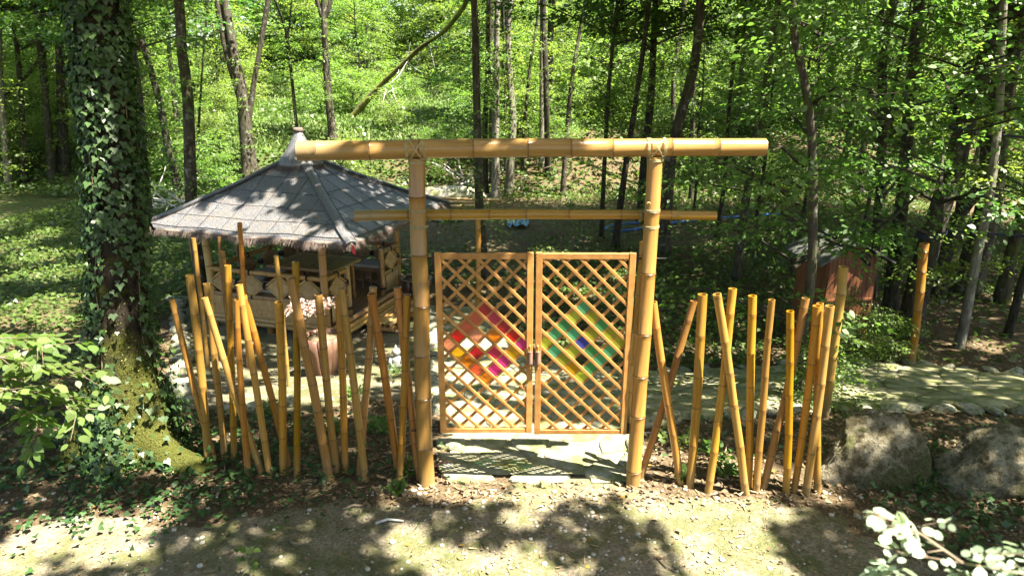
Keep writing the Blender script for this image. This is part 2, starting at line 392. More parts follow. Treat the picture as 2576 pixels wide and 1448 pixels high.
# ------------------------------------------------------------------ ground
def pip(x, y, poly):
    x = np.asarray(x, float); y = np.asarray(y, float); c = np.zeros(x.shape, bool); n_ = len(poly)
    for i in range(n_):
        (x1, y1), (x2, y2) = poly[i][:2], poly[(i+1) % n_][:2]
        k = (y1 > y) != (y2 > y)
        c ^= k & (x < (x2-x1)*(y-y1)/((y2-y1) if y2 != y1 else 1e-9) + x1)
    return c
YARD = [tuple(G(*p))[:2] for p in ((445,1000),(452,770),(520,800),(900,720),(1085,745),(1110,1000),(900,1010),(760,1035),(560,1030))]
PATH = [tuple(G(*p))[:2] for p in ((1100,1212),(1585,1212),(1600,1110),(1650,1062),(2100,1035),(2700,1040),(2700,960),(2300,918),(2100,916),(1640,937),(1330,905),
                                   (1220,770),(1092,775),(1085,900),(1105,1060),(1120,1110))]
def dirt_mask(x, y):
    edge = 5.15 + .25*np.sin(x*1.3+.7) + .15*np.sin(x*3.1)
    edge = np.where(x < -2.2, edge - .45*np.minimum(3.2, -2.2-x) , edge)
    edge = np.where(x > 2.3, edge - .75*np.minimum(5, x-2.3), edge)
    d = np.where(y < edge, 1.0, 0.0)
    d = np.maximum(d, pip(x, y, YARD)*1.0)
    far = (np.hypot((x-1.5)/5.5, (y-19.5)/3.4) < 1)*.42          # worn clearing behind the gate
    return np.maximum(d, far)
def green_mask(x, y):
    g = .35*ss(9, 14, y) + .25*ss(-3.5, -6, x)*ss(4, 6, y)
    g = g + .3*ss(13, 10, y)*ss(6, 7.5, y)*ss(2.8, 1.5, x)*ss(-1, .5, x) + .3*ss(27, 33, y)
    g = g - .45*ss(3.5, 6, x)*ss(24, 18, y)
    return np.clip(g, 0, 1)
xs = np.concatenate([-np.geomspace(12, 300, 26)[::-1], np.arange(-11.9, 11.95, .13), np.geomspace(12, 300, 26)])
ys = np.concatenate([np.linspace(-120, -4, 14), np.arange(-3, 16, .13), np.arange(16, 36, .4), np.geomspace(36.4, 420, 26)])
XX, YY = np.meshgrid(xs, ys); ZZ = tz(XX, YY)
fine = (rng.random(XX.shape)-.5)*.02*ss(40, 10, np.abs(YY))
V = np.stack([XX, YY, ZZ+fine], -1).reshape(-1, 3); nx, ny = len(xs), len(ys)
ii = np.arange(nx*ny).reshape(ny, nx)
F = np.stack([ii[:-1, :-1], ii[:-1, 1:], ii[1:, 1:], ii[1:, :-1]], -1).reshape(-1, 4)
me = np_mesh('ground', V, F, True)
for nm, msk in (('dirt', dirt_mask(XX, YY)), ('green', green_mask(XX, YY))):
    a = me.attributes.new(nm, 'FLOAT', 'POINT'); a.data.foreach_set('value', np.asarray(msk, np.float32).ravel())
tag(link('ground', me, M['ground']), kind='structure')

# ------------------------------------------------------------------ rocks
def ico(sub):
    import bmesh
    bm = bmesh.new(); bmesh.ops.create_icosphere(bm, subdivisions=sub, radius=1)
    V = np.array([v.co[:] for v in bm.verts]); F = [[v.index for v in f.verts] for f in bm.faces]; bm.free(); return V, np.array(F)
def nz3(P, s, seed):
    r = np.random.default_rng(seed); out = np.zeros(len(P))
    for k in range(5):
        d = r.normal(size=3); d /= np.linalg.norm(d); f = s*(1.3**k)*r.uniform(.8, 1.3)
        out += np.sin(P@d*f*2 + r.uniform(0, 6.28))/(1.25**k)
    return out/3
def rock_mesh(name, seed, sub=2, amp=.3, flat=.7, smooth=False):
    V, F = ico(sub); r = np.random.default_rng(seed)
    for _ in range(7):                                     # chop planes off for facets
        d = r.normal(size=3); d /= np.linalg.norm(d); h = r.uniform(.62, .9); k = V@d - h; V = V - np.outer(np.maximum(k, 0), d)*.9
    V = V*(1 + amp*nz3(V, 1.6, seed))[:, None]
    V[:, 2] *= flat
    return np_mesh(name, V, F, smooth)
ROCKS = [rock_mesh('edging_stone', 100+i) for i in range(7)]
for r_ in ROCKS: r_.materials.append(M['stone'])

# ------------------------------------------------------------------ flagstone path
def draped(name, poly, mat_, dz, step=.12):
    P = np.array(poly); x0, y0 = P.min(0); x1, y1 = P.max(0)
    gx = np.arange(x0-step, x1+2*step, step); gy = np.arange(y0-step, y1+2*step, step)
    A, B = np.meshgrid(gx, gy)
    A2 = A + .06*np.sin(B*9); B2 = B + .06*np.sin(A*8)
    ok = pip(A2, B2, poly); ix = np.arange(A.size).reshape(A.shape)
    F = np.stack([ix[:-1, :-1], ix[:-1, 1:], ix[1:, 1:], ix[1:, :-1]], -1).reshape(-1, 4)
    keep = ok.ravel()[F].sum(1) >= 3; F = F[keep]
    Vv = np.stack([A, B, tz(A, B)+dz+.01*np.sin(A*14)*np.sin(B*13)], -1).reshape(-1, 3)
    u, inv = np.unique(F, return_inverse=True)
    return tag(link(name, np_mesh(name, Vv[u], inv.reshape(-1, 4), True), mat_), kind='structure')
PATH_NEAR = [p for p in PATH]
path = draped('path', PATH, M['gravel'], .016)
def clip_half(poly, p, nrm):
    out = []
    for i in range(len(poly)):
        a, b = poly[i], poly[(i+1) % len(poly)]; da, db = (a-p)@nrm, (b-p)@nrm
        if da <= 0: out.append(a)
        if (da < 0 < db) or (db < 0 < da): out.append(a + (b-a)*(da/(da-db)))
    return out
PN = np.array(PATH); seeds = []
tries = 0
while tries < 9000 and len(seeds) < 230:
    tries += 1
    p = np.array([rng.uniform(PN[:, 0].min(), 7.5), rng.uniform(PN[:, 1].min(), PN[:, 1].max())])
    if not pip(p[:1], p[1:], PATH)[0]: continue
    dmin = .40 if p[1] < 7.2 else .47
    if all(np.hypot(*(p-q)) > dmin*(1 if rng.random() > .3 else .8) for q in seeds): seeds.append(p)
S = np.array(seeds)
for i, p in enumerate(S):
    poly = [p + .5*np.array([math.cos(a), math.sin(a)])*rng.uniform(.8, 1.1) for a in np.linspace(0, 2*math.pi, 11)[:-1]]
    for j in np.argsort(np.hypot(*(S-p).T))[1:12]:
        q = S[j]; d = q-p; L = np.hypot(*d); poly = clip_half(poly, p + d*.5 - d/L*.022, d/L)
        if len(poly) < 3: break
    if len(poly) < 4: continue
    poly = [q for k, q in enumerate(poly) if np.hypot(*(q-poly[k-1])) > .05]
    if len(poly) < 4: continue
    for it in range(12):
        poly = [q if pip(q[:1], q[1:], PATH)[0] else p+(q-p)*.88 for q in poly]
    c = np.mean(poly, 0); P2 = []
    for k in range(len(poly)):                                  # rounded, uneven corners
        a, b = poly[k], poly[(k+1) % len(poly)]
        for f in (.2, .5, .8): P2.append(a+(b-a)*f + rng.normal(size=2)*.008)
    P2 = [q for q in P2]
    hgt = rng.uniform(.012, .028); tilt = rng.normal(size=2)*.03
    n2 = len(P2); Vs = []
    for sc_, z in ((1.0, -.03), (1.0, hgt-.012), (.94, hgt)):
        for q in P2:
            w = c+(q-c)*sc_; Vs.append((w[0]-c[0], w[1]-c[1], z + (w-c)@tilt + T(*w) - T(*c) + (rng.normal()*.003 if sc_ < 1 else 0)))
    Vs.append((0, 0, hgt+.002))
    Fs = [(a*n2+k, a*n2+(k+1) % n2, (a+1)*n2+(k+1) % n2, (a+1)*n2+k) for a in range(2) for k in range(n2)] + [(2*n2+k, 2*n2+(k+1) % n2, 3*n2) for k in range(n2)]
    me = bpy.data.meshes.new('flagstone'); me.from_pydata(Vs, [], Fs); me.update(); me.polygons.foreach_set('use_smooth', [True]*len(Fs))
    me.materials.append(M['flagstone_mossy' if (p[0] > 1.7 and p[1] > 6.6) else 'flagstone'])
    link('flagstone', me, None, path, loc=(c[0], c[1], T(*c)+.012))
# edging stones of the path and the yard
def along(pts, step, jit=.25):
    P = [np.array(tuple(G(*p))[:2]) for p in pts]; out = []
    for a, b in zip(P, P[1:]):
        L = np.hypot(*(b-a)); k = max(1, int(L/step))
        for i in range(k): out.append(a + (b-a)*((i+.5)/k) + rng.normal(size=2)*step*jit*.35)
    return out
def edging(pts, step, size, parent=None, lab=None, grp=None):
    for q in along(pts, step):
        s = size*rng.uniform(.7, 1.25)
        o = link('edging_stone', ROCKS[rng.integers(7)], None, parent, loc=(q[0], q[1], T(*q)+s*.22), rot=(rng.normal()*.15, rng.normal()*.15, rng.uniform(0, 6.28)))
        o.scale = (s*rng.uniform(.9, 1.25), s*rng.uniform(.75, 1), s*rng.uniform(.5, .85))
        if lab: tag(o, lab, 'stone', grp)
edging([(1640,934),(1850,926),(2080,915),(2300,915),(2575,945)], .26, .11, path)
edging([(1655,1062),(1850,1048),(2090,1033),(2330,1032),(2600,1042)], .24, .11, path)
edging([(1150,1105),(1140,1150),(1112,1205)], .2, .12, path)
edging([(1605,1110),(1590,1150),(1600,1200)], .22, .12, path)
edging([(1095,790),(1088,900),(1108,1050)], .25, .13, path)
edging([(450,752),(448,800),(452,860),(462,905),(440,960),(468,1010),(505,1028)], .22, .155, None, 'pale rough edging stone in the row curving round the pavilion yard', 'stones edging the pavilion yard')
edging([(540,1040),(620,1035),(690,1018),(770,1005),(850,1002),(930,985)], .42, .13, None, 'low pale stone half sunk between the pavilion yard and the bamboo fence', 'sunken stones behind the fence')
edging([(1060,905),(1075,860),(1085,800),(1070,770)], .3, .16, None, 'bright pale stone beside the small statue and the gateway post', 'bright stones by the statue')

# ------------------------------------------------------------------ bamboo
def bamboo_mesh(name, L, r0, r1, node=.26, seg=14, bow=0.0, seed=0, hollow=True, bothends=False, wall=.78):
    rr = random.Random(seed); zs = []; rad = []; ring_shade = []
    z = rr.uniform(.08, node*.9); nodes = []
    while z < L-.03: nodes.append(z); z += node*rr.uniform(.8, 1.2)
    st = [(0, 1.0, 0)]
    for nd in nodes:
        h = min(.010, node*.05)
        st += [(nd-.05, .99, 0), (nd-h, 1.0, 0), (nd-h*.35, 1.055, .6), (nd, 1.0, 1), (nd+h*.45, 1.035, .75), (nd+h*1.2, .985, 0)]
    st.append((L, 1.0, 0)); st = sorted([s_ for s_ in st if 0 <= s_[0] <= L])
    kx = [rr.uniform(-1, 1)*r0*.10 for _ in range(len(nodes)+2)]; ky = [rr.uniform(-1, 1)*r0*.10 for _ in range(len(nodes)+2)]
    ba = rr.uniform(0, 6.28); V = []; ov = rr.uniform(.97, 1.0)
    def centre(z):
        f = z/L; k = sum(1 for q in nodes if q < z); lo = nodes[k-1] if k else 0; hi = nodes[k] if k < len(nodes) else L
        g = (z-lo)/max(hi-lo, 1e-6); b = bow*4*f*(1-f)
        return (kx[k]*(1-g)+kx[k+1]*g + b*math.cos(ba), ky[k]*(1-g)+ky[k+1]*g + b*math.sin(ba))
    rows = [(z, r0+(r1-r0)*z/L, f_, g_) for z, f_, g_ in st]
    loops = []
    def addloop(z, r, g):
        cx_, cy_ = centre(min(max(z, 0), L)); b = len(V)
        for k in range(seg):
            a = 2*math.pi*k/seg; V.append((cx_+r*math.cos(a), cy_+r*ov*math.sin(a), z)); ring_shade.append(g)
        loops.append(b)
    if bothends:
        addloop(.05, r0*wall*.96, .7); addloop(0, r0*wall, .15)
    for z, r, f_, g_ in rows: addloop(z, r*f_, g_)
    if hollow: addloop(L, r1*wall, .1); addloop(L-.06, r1*wall*.95, .8)  # inner wall and floor coloured darker, shade painted into the hollow
    F = [(loops[i]+k, loops[i]+(k+1) % seg, loops[i+1]+(k+1) % seg, loops[i+1]+k) for i in range(len(loops)-1) for k in range(seg)]
    c0 = len(V); V += [(*centre(0), .05 if bothends else 0), (*centre(L), L-.06 if hollow else L)]; ring_shade += [.9, .95 if hollow else .05]
    me = bpy.data.meshes.new(name)
    F += [(c0, loops[0]+(k+1) % seg, loops[0]+k) for k in range(seg)] + [(c0+1, loops[-1]+k, loops[-1]+(k+1) % seg) for k in range(seg)]
    me.from_pydata(V, [], F); me.update()
    cut = len(rows) + (2 if bothends else 0)
    me.polygons.foreach_set('use_smooth', [True]*len(F))
    a = me.attributes.new('ring_shade', 'FLOAT', 'POINT'); a.data.foreach_set('value', ring_shade)
    try: me.set_sharp_from_angle(angle=R(50))
    except Exception: pass
    return me
_bs = [0]
def cane(name, p0, p1, r, mt='bamboo', parent=None, node=.26, bow=0, r1=None, hollow=True, bothends=False, seg=12):
    _bs[0] += 1; p0, p1 = Vector(p0), Vector(p1)
    me = bamboo_mesh(name, (p1-p0).length, r, r1 or r*.96, node, seg, bow, _bs[0], hollow, bothends)
    return link(name, me, M[mt], parent, matrix=zmat(p0, p1, random.uniform(0, 6.28)))

# gateway of giant bamboo
bl, br_ = G(1073, 1214), G(1592, 1216); YG = (bl.y+br_.y)/2
gw = thing('bamboo_gateway', 'tall gateway of thick golden bamboo with two lashed crossbeams', 'gateway', ((bl.x+br_.x)/2, YG, 0))
g0 = Vector(gw.location)
def gl(p): return Vector(p) - g0
tl, tr = PY(1048, 398, YG), PY(1648, 396, YG)
RP = 20.5/FPX*5.9
pl = cane('post', gl((bl.x, YG, -.25)), gl(tl), RP*1.02, 'bamboo_post', gw, .44, .008, RP*.93, hollow=False, seg=24)
pr = cane('post', gl((br_.x, YG, -.25)), gl(tr), RP*.95, 'bamboo_post', gw, .46, .012, RP*.84, hollow=False, seg=24)
RB = 23.0/FPX*5.45
b0, b1 = PY(752, 380, YG), PY(1925, 374, YG)
zt = (tl.z+tr.z)/2 + RB*.96
cane('top_beam', gl((b0.x, YG-.01, zt-.015)), gl((b1.x, YG+.01, zt+.015)), RB*1.05, 'bamboo_post', gw, .40, .015, RB*.92, hollow=True, bothends=True, seg=28)
c0, c1 = PY(891, 542, YG-.14), PY(1801, 543, YG-.10)
RC = 13.2/FPX*5.6
yc = YG - 0
# the cross beam runs behind the posts
c0, c1 = PY(891, 542, YG+RP+RC), PY(1801, 543, YG+RP*.9+RC)
cane('cross_beam', gl(c0), gl(c1), RC*1.06, 'bamboo_post', gw, .36, .012, RC*.88, hollow=True, bothends=True, seg=20)
def lash_ring(c, axis, r, turns, pitch, rad=.0032, squash=0):
    P = []; ax = Vector(axis).normalized(); u = ax.orthogonal().normalized(); w = ax.cross(u)
    nn = int(turns*18)
    for i in range(nn+1):
        a = 2*math.pi*i/18; rr_ = r*(1+.012*math.sin(i*1.7))
        P.append(Vector(c) + (u*math.cos(a)+w*math.sin(a))*rr_ + ax*(pitch*(i/18 - turns/2)))
    return P
def lashing(zc, xc, rp, rb, ybeam, top):
    mb = MB()
    if top:
        for dx in (-rp*1.02, rp*1.02):
            mb.tube(gl_list(lash_ring((xc+dx, YG, zc), (1, 0, 0), rb*1.02, 3, .0075)), .0026, 6)
        for s_ in (-1, 1):                                        # crossed strands over the front of the beam
            for off in (0, .008):
                P = []
                for i in range(13):
                    f = i/12; a = R(-80 + 165*f)
                    P.append(Vector((xc + s_*rp*1.0*(1-2*f) + off, YG - math.cos(a)*rb*1.06, zc + math.sin(a)*rb*1.06)))
                mb.tube(gl_list(P), .0025, 6)
        mb.tube(gl_list(lash_ring((xc, YG, zc-rb-.02), (0, 0, 1), rp*1.05, 3, .007)), .0026, 6)
    else:
        for dz in (-rb-.022, rb+.022):
            mb.tube(gl_list(lash_ring((xc, YG+.004, zc+dz), (0, 0, 1), rp*1.06, 3, .0075)), .0029, 6)
        for dx in (-rp*1.1, rp*1.1):
            mb.tube(gl_list(lash_ring((xc+dx, ybeam, zc), (1, 0, 0), rb*1.08, 3, .0075)), .003, 6)
    mb.build('rope_lashing', M['cord'], gw, True)
def gl_list(P): return [gl(p) for p in P]
lashing(zt-.01, tl.x, RP*.95, RB, YG, True); lashing(zt+.005, tr.x, RP*.86, RB, YG, True)
fx = lambda z, a, b: a.x + (b.x-a.x)*((z-a.z)/(b.z-a.z))
lashing(c0.z, fx(c0.z, bl, tl), RP*.97, RC, c0.y, False); lashing(c1.z, fx(c1.z, br_, tr), RP*.88, RC, c1.y, False)
# stub of a branch on the post
mb = MB(); pz = PY(1630, 513, YG-RP); mb.lathe([(.018, 0), (.02, .012), (.012, .02), (.004, .012)], 10); 
mb.build('branch_scar', M['bamboo_dark'], gw, True, matrix=Matrix.Translation(gl(pz)) @ Matrix.Rotation(R(90), 4, 'X'))

# ------------------------------------------------------------------ lattice gates
def crop6(x, y): return PYS(1600+x*.72514, 950+y*.72514, YG)
def lattice_gate(TL, BR, label, panes, cell0, hinge_side, post):
    x0, z1, x1, z0 = TL.x, TL.z, BR.x, BR.z
    w, h = x1-x0, z1-z0; sw = .052; th = .034
    t = thing('lattice_gate', label, 'gate', (x0, YG, z0))
    def bar(name, a, b, wid, yoff, thk, mt='gate_wood'):
        a, b = Vector(a), Vector(b); L = (b-a).length
        d = (b-a).normalized(); mb = MB(); mb.box((0, 0, 0), (wid, thk, L))
        ang = math.atan2(d.x, d.z)
        o = mb.build(name, M[mt], t, matrix=Matrix.Translation((a+b)/2 + Vector((0, yoff, 0))) @ Matrix.Rotation(ang, 4, 'Y'))
        bv = o.modifiers.new('bevel', 'BEVEL'); bv.width = .003; bv.segments = 1
        return o
    bar('stile', (sw/2, 0, 0), (sw/2, 0, h), sw, 0, th*1.3); bar('stile', (w-sw/2, 0, 0), (w-sw/2, 0, h), sw, 0, th*1.3)
    bar('rail', (sw+.001, 0, h-sw*.5-.004), (w-sw-.001, 0, h-sw*.5-.004), sw*.95, 0, th); bar('rail', (sw+.001, 0, sw*.42), (w-sw-.001, 0, sw*.42), sw*.8, 0, th)
    s = (crop6(cell0[0]+103, cell0[1])-crop6(*cell0)).x*.998; c = crop6(*cell0); uc, vc = c.x-x0, c.z-z0
    lw = .0262; a0, a1, b0_, b1_ = sw-.012, w-sw+.012, sw*.8-.012, h-sw+.008
    for typ in (0, 1):
        base = (uc+vc) + s/2 if typ == 0 else (uc-vc) + s/2
        for k in range(-30, 30):
            q = base + k*s; pts = []
            # line u+v=q (typ 0) or u-v=q (typ 1), cut to the opening
            for u in (a0, a1):
                v_ = q-u if typ == 0 else u-q
                if b0_ <= v_ <= b1_: pts.append((u, v_))
            for v_ in (b0_, b1_):
                u = q-v_ if typ == 0 else q+v_
                if a0 < u < a1: pts.append((u, v_))
            if len(pts) < 2: continue
            pts = sorted(pts); p, r_ = pts[0], pts[-1]
            if math.dist(p, r_) < .06: continue
            bar('slat', (p[0], 0, p[1]), (r_[0], 0, r_[1]), lw, -.0075 if typ == 0 else .0075, .0125)
    for (a, b), col in panes.items():
        u = uc + (a-b)*s/2; v_ = vc - (a+b)*s/2; hs = s/2-.012
        if u-hs < .01 or u+hs > w-.01: hs = min(u, w-u)-.012
        mb = MB()
        V_ = [(0, -.002, hs), (hs, -.002, 0), (0, -.002, -hs), (-hs, -.002, 0), (0, .002, hs), (hs, .002, 0), (0, .002, -hs), (-hs, .002, 0)]
        mb.add([Vector(p) for p in V_], [(0, 3, 2, 1), (4, 5, 6, 7), (0, 1, 5, 4), (1, 2, 6, 5), (2, 3, 7, 6), (3, 0, 4, 7)])
        mb.build('glass_pane', M['p_'+col], t, loc=(u, .0005, v_))
    hx = -.012 if hinge_side < 0 else w+.012
    for zz in (h-.05, .05):
        mb = MB(); mb.box((hx, .0, zz), (.022, .03, .075)); mb.tube([(hx, -.004, zz-.05), (hx, -.004, zz+.05)], .009, 8)
        mb.tube([(hx, 0, zz), (hx + hinge_side*(.09), 0, zz)], .007, 6)
        mb.build('hinge', M['metal_dark'], t)
    gx = w-sw*.45 if hinge_side < 0 else sw*.45
    hz = crop6(735, 650).z - z0
    mb = MB(); mb.lathe([(.004, -.06), (.017, -.058), (.019, 0), (.017, .055), (.004, .06)], 12)
    hd = mb.build('handle', M['reed_dark'], t, True, loc=(gx, -.045, hz))
    mb = MB(); mb.tube(lash_ring((0, 0, 0), (0, 0, 1), .0195, 11, .0105), .0052, 6); mb.build('grip_cord', M['pot_wood'], hd, True)
    mb = MB(); mb.tube([(gx, -.02, hz+.1), (gx, -.045, hz+.1), (gx, -.045, hz-.1), (gx, -.02, hz-.1)], .007, 8); mb.build('handle_bar', M['gate_wood'], t)
    return t
A, B_ = crop6(196, 82), crop6(724, 1072)
A2, B2 = crop6(218, 1072), crop6(741, 82)
TLl = Vector(((A.x+A2.x)/2, YG, A.z)); BRl = Vector(((B_.x+B2.x)/2, YG, B_.z))
PL = {(0,0):'darkred',(1,0):'pink',(2,0):'darkred',(3,0):'red',(4,0):'magenta',(0,1):'coral',(2,1):'orange',(4,1):'yellow',
      (0,2):'coral',(1,2):'palecoral',(3,2):'pink',(4,2):'magenta',(0,3):'red',(2,3):'darkred',(4,3):'magenta',
      (0,4):'palecoral',(1,4):'yellow',(2,4):'orange',(3,4):'coral',(4,4):'brown'}
gateL = lattice_gate(TLl, BRl, 'diamond lattice gate with red, pink and orange glass squares', PL, (470, 397), -1, bl)
A, B_ = crop6(752, 82), crop6(1247, 1080); A2, B2 = crop6(735, 1072), crop6(1302, 88)
TLr = Vector(((A.x+A2.x)/2+.003, YG, A.z)); BRr = Vector(((B_.x+B2.x)/2, YG, B_.z))
PRR = {(0,0):'teal',(1,0):'olive',(2,0):'green',(3,0):'olive',(4,0):'olive',(0,1):'lime',(2,1):'olive',(4,1):'teal',
       (0,2):'green',(1,2):'aqua',(2,2):'blue',(3,2):'green',(4,2):'teal',(0,3):'teal',(2,3):'lime',(4,3):'green',
       (0,4):'lime',(1,4):'aqua',(2,4):'olive',(3,4):'yellow',(4,4):'lime'}
gateR = lattice_gate(TLr, BRr, 'diamond lattice gate with green, yellow and blue glass squares', PRR, (1012, 388), 1, br_)
# hinge rods that pass through the posts
for (xa, xb, yy, s_) in ((1022, 1100, 648, 0), (1034, 1106, 1082, 0), (1596, 1676, 650, 0), (1575, 1640, 1088, 0)):
    a, b = PY(xa, yy, YG), PY(xb, yy, YG); mb = MB(); mb.tube([gl(a), gl(b)], .0075, 8)
    mb.build('hinge_rod', M['metal_rod' if s_ else 'metal_dark'], gw, True)

# ------------------------------------------------------------------ leaning fence poles
def Z1(x, y): return (650+.3591*x, 880+.3591*y)
def Z2(x, y): return (650+.41436*x, 1350+.41436*y)
def Z3(x, y): return (1150+.3452*x, 1050+.3452*y)
def Z4(x, y): return (1150+.3661*x, 1450+.3661*y)
def Z5(x, y): return (2500+.6215*x, 1100+.6215*y)
def Z7(x, y): return (3200+.3797*x, 950+.3797*y)
def fence_pole(top, base, wt, wb, label, group, mt='bamboo', bow=.012, lean=0.0, Y=None):
    g = GS(*base)
    if Y is not None: g = PYS(*base, Y); g.z = min(g.z, T(g.x, g.y))
    tp = PYS(*top, g.y+lean)
    dist = lambda p: (p-Vector((0, 0, H))).length
    fwd = Vector((0, cP, -sP)); dep = lambda p: (p-Vector((0, 0, H))).dot(fwd)
    r0 = 1.1*wb/K/2/FPX*dep(g); r1 = 1.1*wt/K/2/FPX*dep(tp)
    d = (g-tp).normalized(); p0 = g + d*.12
    _bs[0] += 1
    me = bamboo_mesh('bamboo_pole', (tp-p0).length, r0, r1, random.uniform(.28, .37), 16, bow, _bs[0], True)
    o = link('bamboo_pole', me, M[mt], matrix=zmat(p0, tp, random.uniform(0, 6.28)))
    return tag(o, label, 'bamboo pole', group)
ordn = ['', 'first', 'second', 'third', 'fourth', 'fifth', 'sixth', 'seventh', 'eighth', 'ninth', 'tenth', 'eleventh', 'twelfth', 'thirteenth', 'fourteenth',
        'fifteenth', 'sixteenth', 'seventeenth', 'eighteenth']
LEFT = [  # ordered by their feet from the ivy tree to the gate
 (Z1(305,615), Z2(440,1200), 30, 28, 'thick upright'), (Z1(105,880), Z2(500,1172), 22, 24, 'short slanting'), (Z1(490,710), Z2(598,1165), 25, 24, 'upright'),
 (Z1(722,505), Z2(690,1168), 24, 23, 'tall upright'), (Z1(822,888), Z2(832,1338), 19, 26, 'short brown'), (Z1(470,862), Z2(962,1312), 23, 26, 'strongly slanting'),
 (Z1(855,720), Z2(1030,1332), 26, 25, 'slanting'), (Z1(1300,915), Z2(1158,1308), 31, 27, 'thick straight'), (Z1(905,838), Z2(1222,1280), 24, 25, 'strongly slanting brown'),
 (Z1(1478,470), Z4(100,1248), 26, 25, 'tall straight'), (Z1(1425,650), Z4(465,1275), 32, 34, 'thickest slanting'), (Z3(360,370), Z4(535,1182), 30, 28, 'slanting'),
 (Z3(590,385), Z4(632,1188), 27, 25, 'straight solid-topped'), (Z3(995,287), Z4(785,1215), 28, 25, 'leaning-over'), (Z3(622,298), Z4(845,1287), 28, 29, 'slanting'),
 (Z3(975,360), Z4(1215,1235), 31, 27, 'slanting hollow'), (Z3(1392,370), Z4(1230,1285), 27, 26, 'nearly straight brown'), (Z3(1278,288), Z4(1447,1268), 29, 27, 'slanting')]
GL_ = 'bamboo poles planted between the ivy tree and the gateway'
for i, (tp, bs, a, b, w) in enumerate(LEFT):
    fence_pole(tp, bs, a, b, f'{w} bamboo pole, {ordn[i+1]} foot in the fence counted from the ivy tree', GL_, lean=random.uniform(-.05, .05))
RIGHT = [
 (Z5(442,168), Z5(95,1308), 27, 26, 'strongly leaning'), (Z5(180,175), Z5(362,1338), 30, 29, 'slanting'), (Z5(498,125), Z5(417,1357), 35, 31, 'thick sunlit'),
 (Z5(693,88), Z5(535,1397), 31, 28, 'tall sunlit crossing'), (Z5(594,122), Z5(775,1402), 31, 29, 'slanting crossing'), (Z5(823,133), Z5(798,1365), 31, 25, 'upright'),
 (Z5(944,158), Z5(842,1393), 25, 27, 'slim'), (Z5(1165,150), Z5(890,1367), 29, 27, 'strongly leaning'), (Z5(1064,232), Z5(1035,1397), 27, 27, 'short straight'),
 (Z5(1240,198), Z5(1088,1387), 31, 24, 'leaning'), (Z5(1320,200), Z5(1160,1410), 32, 28, 'sunlit leaning'), (Z5(1255,182), Z5(1240,1392), 26, 27, 'upright brown')]
GR_ = 'bamboo poles planted between the gateway and the boulders'
for i, (tp, bs, a, b, w) in enumerate(RIGHT):
    fence_pole(tp, bs, a, b, f'{w} bamboo pole, {ordn[i+1]} foot in the fence from the gate towards the boulders', GR_, lean=random.uniform(-.04, .06))
GY = 'tall slim bamboo stakes around the yard'
for tp, bs, a, b, lab, mt in (
 (Z1(345,200), Z2(443,300), 16, 15, 'tall slim sunlit bamboo stake beside the stout trunk', 'bamboo'),
 (Z1(665,345), Z2(697,112), 18, 11, 'bamboo stake before the corner post of the pavilion', 'bamboo'),
 (Z1(630,185), Z2(650,60), 13, 12, 'thin reddish bamboo stake reaching up before the pavilion rail', 'bamboo_dark'),
 (Z1(858,30), Z2(828,285), 18, 15, 'tallest bamboo stake rising up to the pavilion eave', 'bamboo'),
 (Z1(1263,400), Z2(1215,462), 17, 12, 'slim pale stake standing in the sunlit yard', 'bamboo'),
 ((3375, 1066), (3296, 1672), 34, 29, 'tall bamboo pole in front of the wooden shed', 'bamboo_post'),
 ((3697, 975), (3644, 1458), 33, 25, 'single tall bamboo pole beside the strapped tree', 'bamboo_post'),
 ((1911, 850), (1911, 1262), 20, 18, 'straight bamboo stake seen through the red glass gate', 'bamboo'),
 ((2578, 968), (2528, 1690), 36, 34, 'bamboo pole standing close behind the gateway post', 'bamboo')):
    fence_pole(tp, bs, a, b, lab, GY, mt)
fence_pole((1502, 890), (1514, 1160), 10, 10, 'thin bamboo stake behind the pavilion back rail', GY, 'bamboo', Y=14.2)
fence_pole((942, 930), (966, 1110), 12, 12, 'thin dark stake beyond the pavilion side rail', GY, 'bamboo_dark', Y=13.4)
fence_pole((753, 900), (790, 1160), 14, 14, 'reddish brown stake beside the stout trunk under the eave', GY, 'bamboo_dark', Y=12.6)
# ------------------------------------------------------------------ pavilion
PC = Vector((-3.63, 11.85, -.6)); PR_ = R(-18)
pav = thing('bamboo_pavilion', 'square bamboo pavilion with netted thatch pyramid roof and diamond railings', 'pavilion', PC, PR_)
hu, hv = 1.1, 1.25; ze = 1.81; zap = 2.88; eu, ev = 1.98, 1.78
FL = .24; MIDR = .62; TOPR = 1.04
for sx in (-1, 1):
    for sy in (-1, 1):
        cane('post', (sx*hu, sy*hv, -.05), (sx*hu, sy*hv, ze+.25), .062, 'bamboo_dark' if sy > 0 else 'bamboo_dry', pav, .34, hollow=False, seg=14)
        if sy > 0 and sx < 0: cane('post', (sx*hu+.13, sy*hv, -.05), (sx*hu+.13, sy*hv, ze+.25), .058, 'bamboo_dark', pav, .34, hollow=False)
mb = MB()
for k in range(26):
    x = -hu+.02 + k*(2*hu+.3)/26; mb.box((x+.045, 0, FL-.01), (.082, 2*hv, .022))
mb.build('floor', M['reed_dark'], pav)
for z in (.17, .245):
    cane('floor_beam', (-hu-.05, -hv-.06, z), (hu+.34, -hv-.06, z), .037, 'bamboo_dry', pav, bothends=True)
    cane('floor_beam', (-hu-.05, hv+.06, z), (hu+.34, hv+.06, z), .037, 'bamboo_dry', pav, bothends=True)
    cane('floor_beam', (hu+.33, -hv-.05, z+.0), (hu+.33, hv+.05, z+.0), .037, 'bamboo_dry', pav, bothends=True)
cane('floor_beam', (hu+.30, -hv-.05, .335), (hu+.30, hv+.05, .335), .04, 'bamboo_dry', pav, bothends=True)
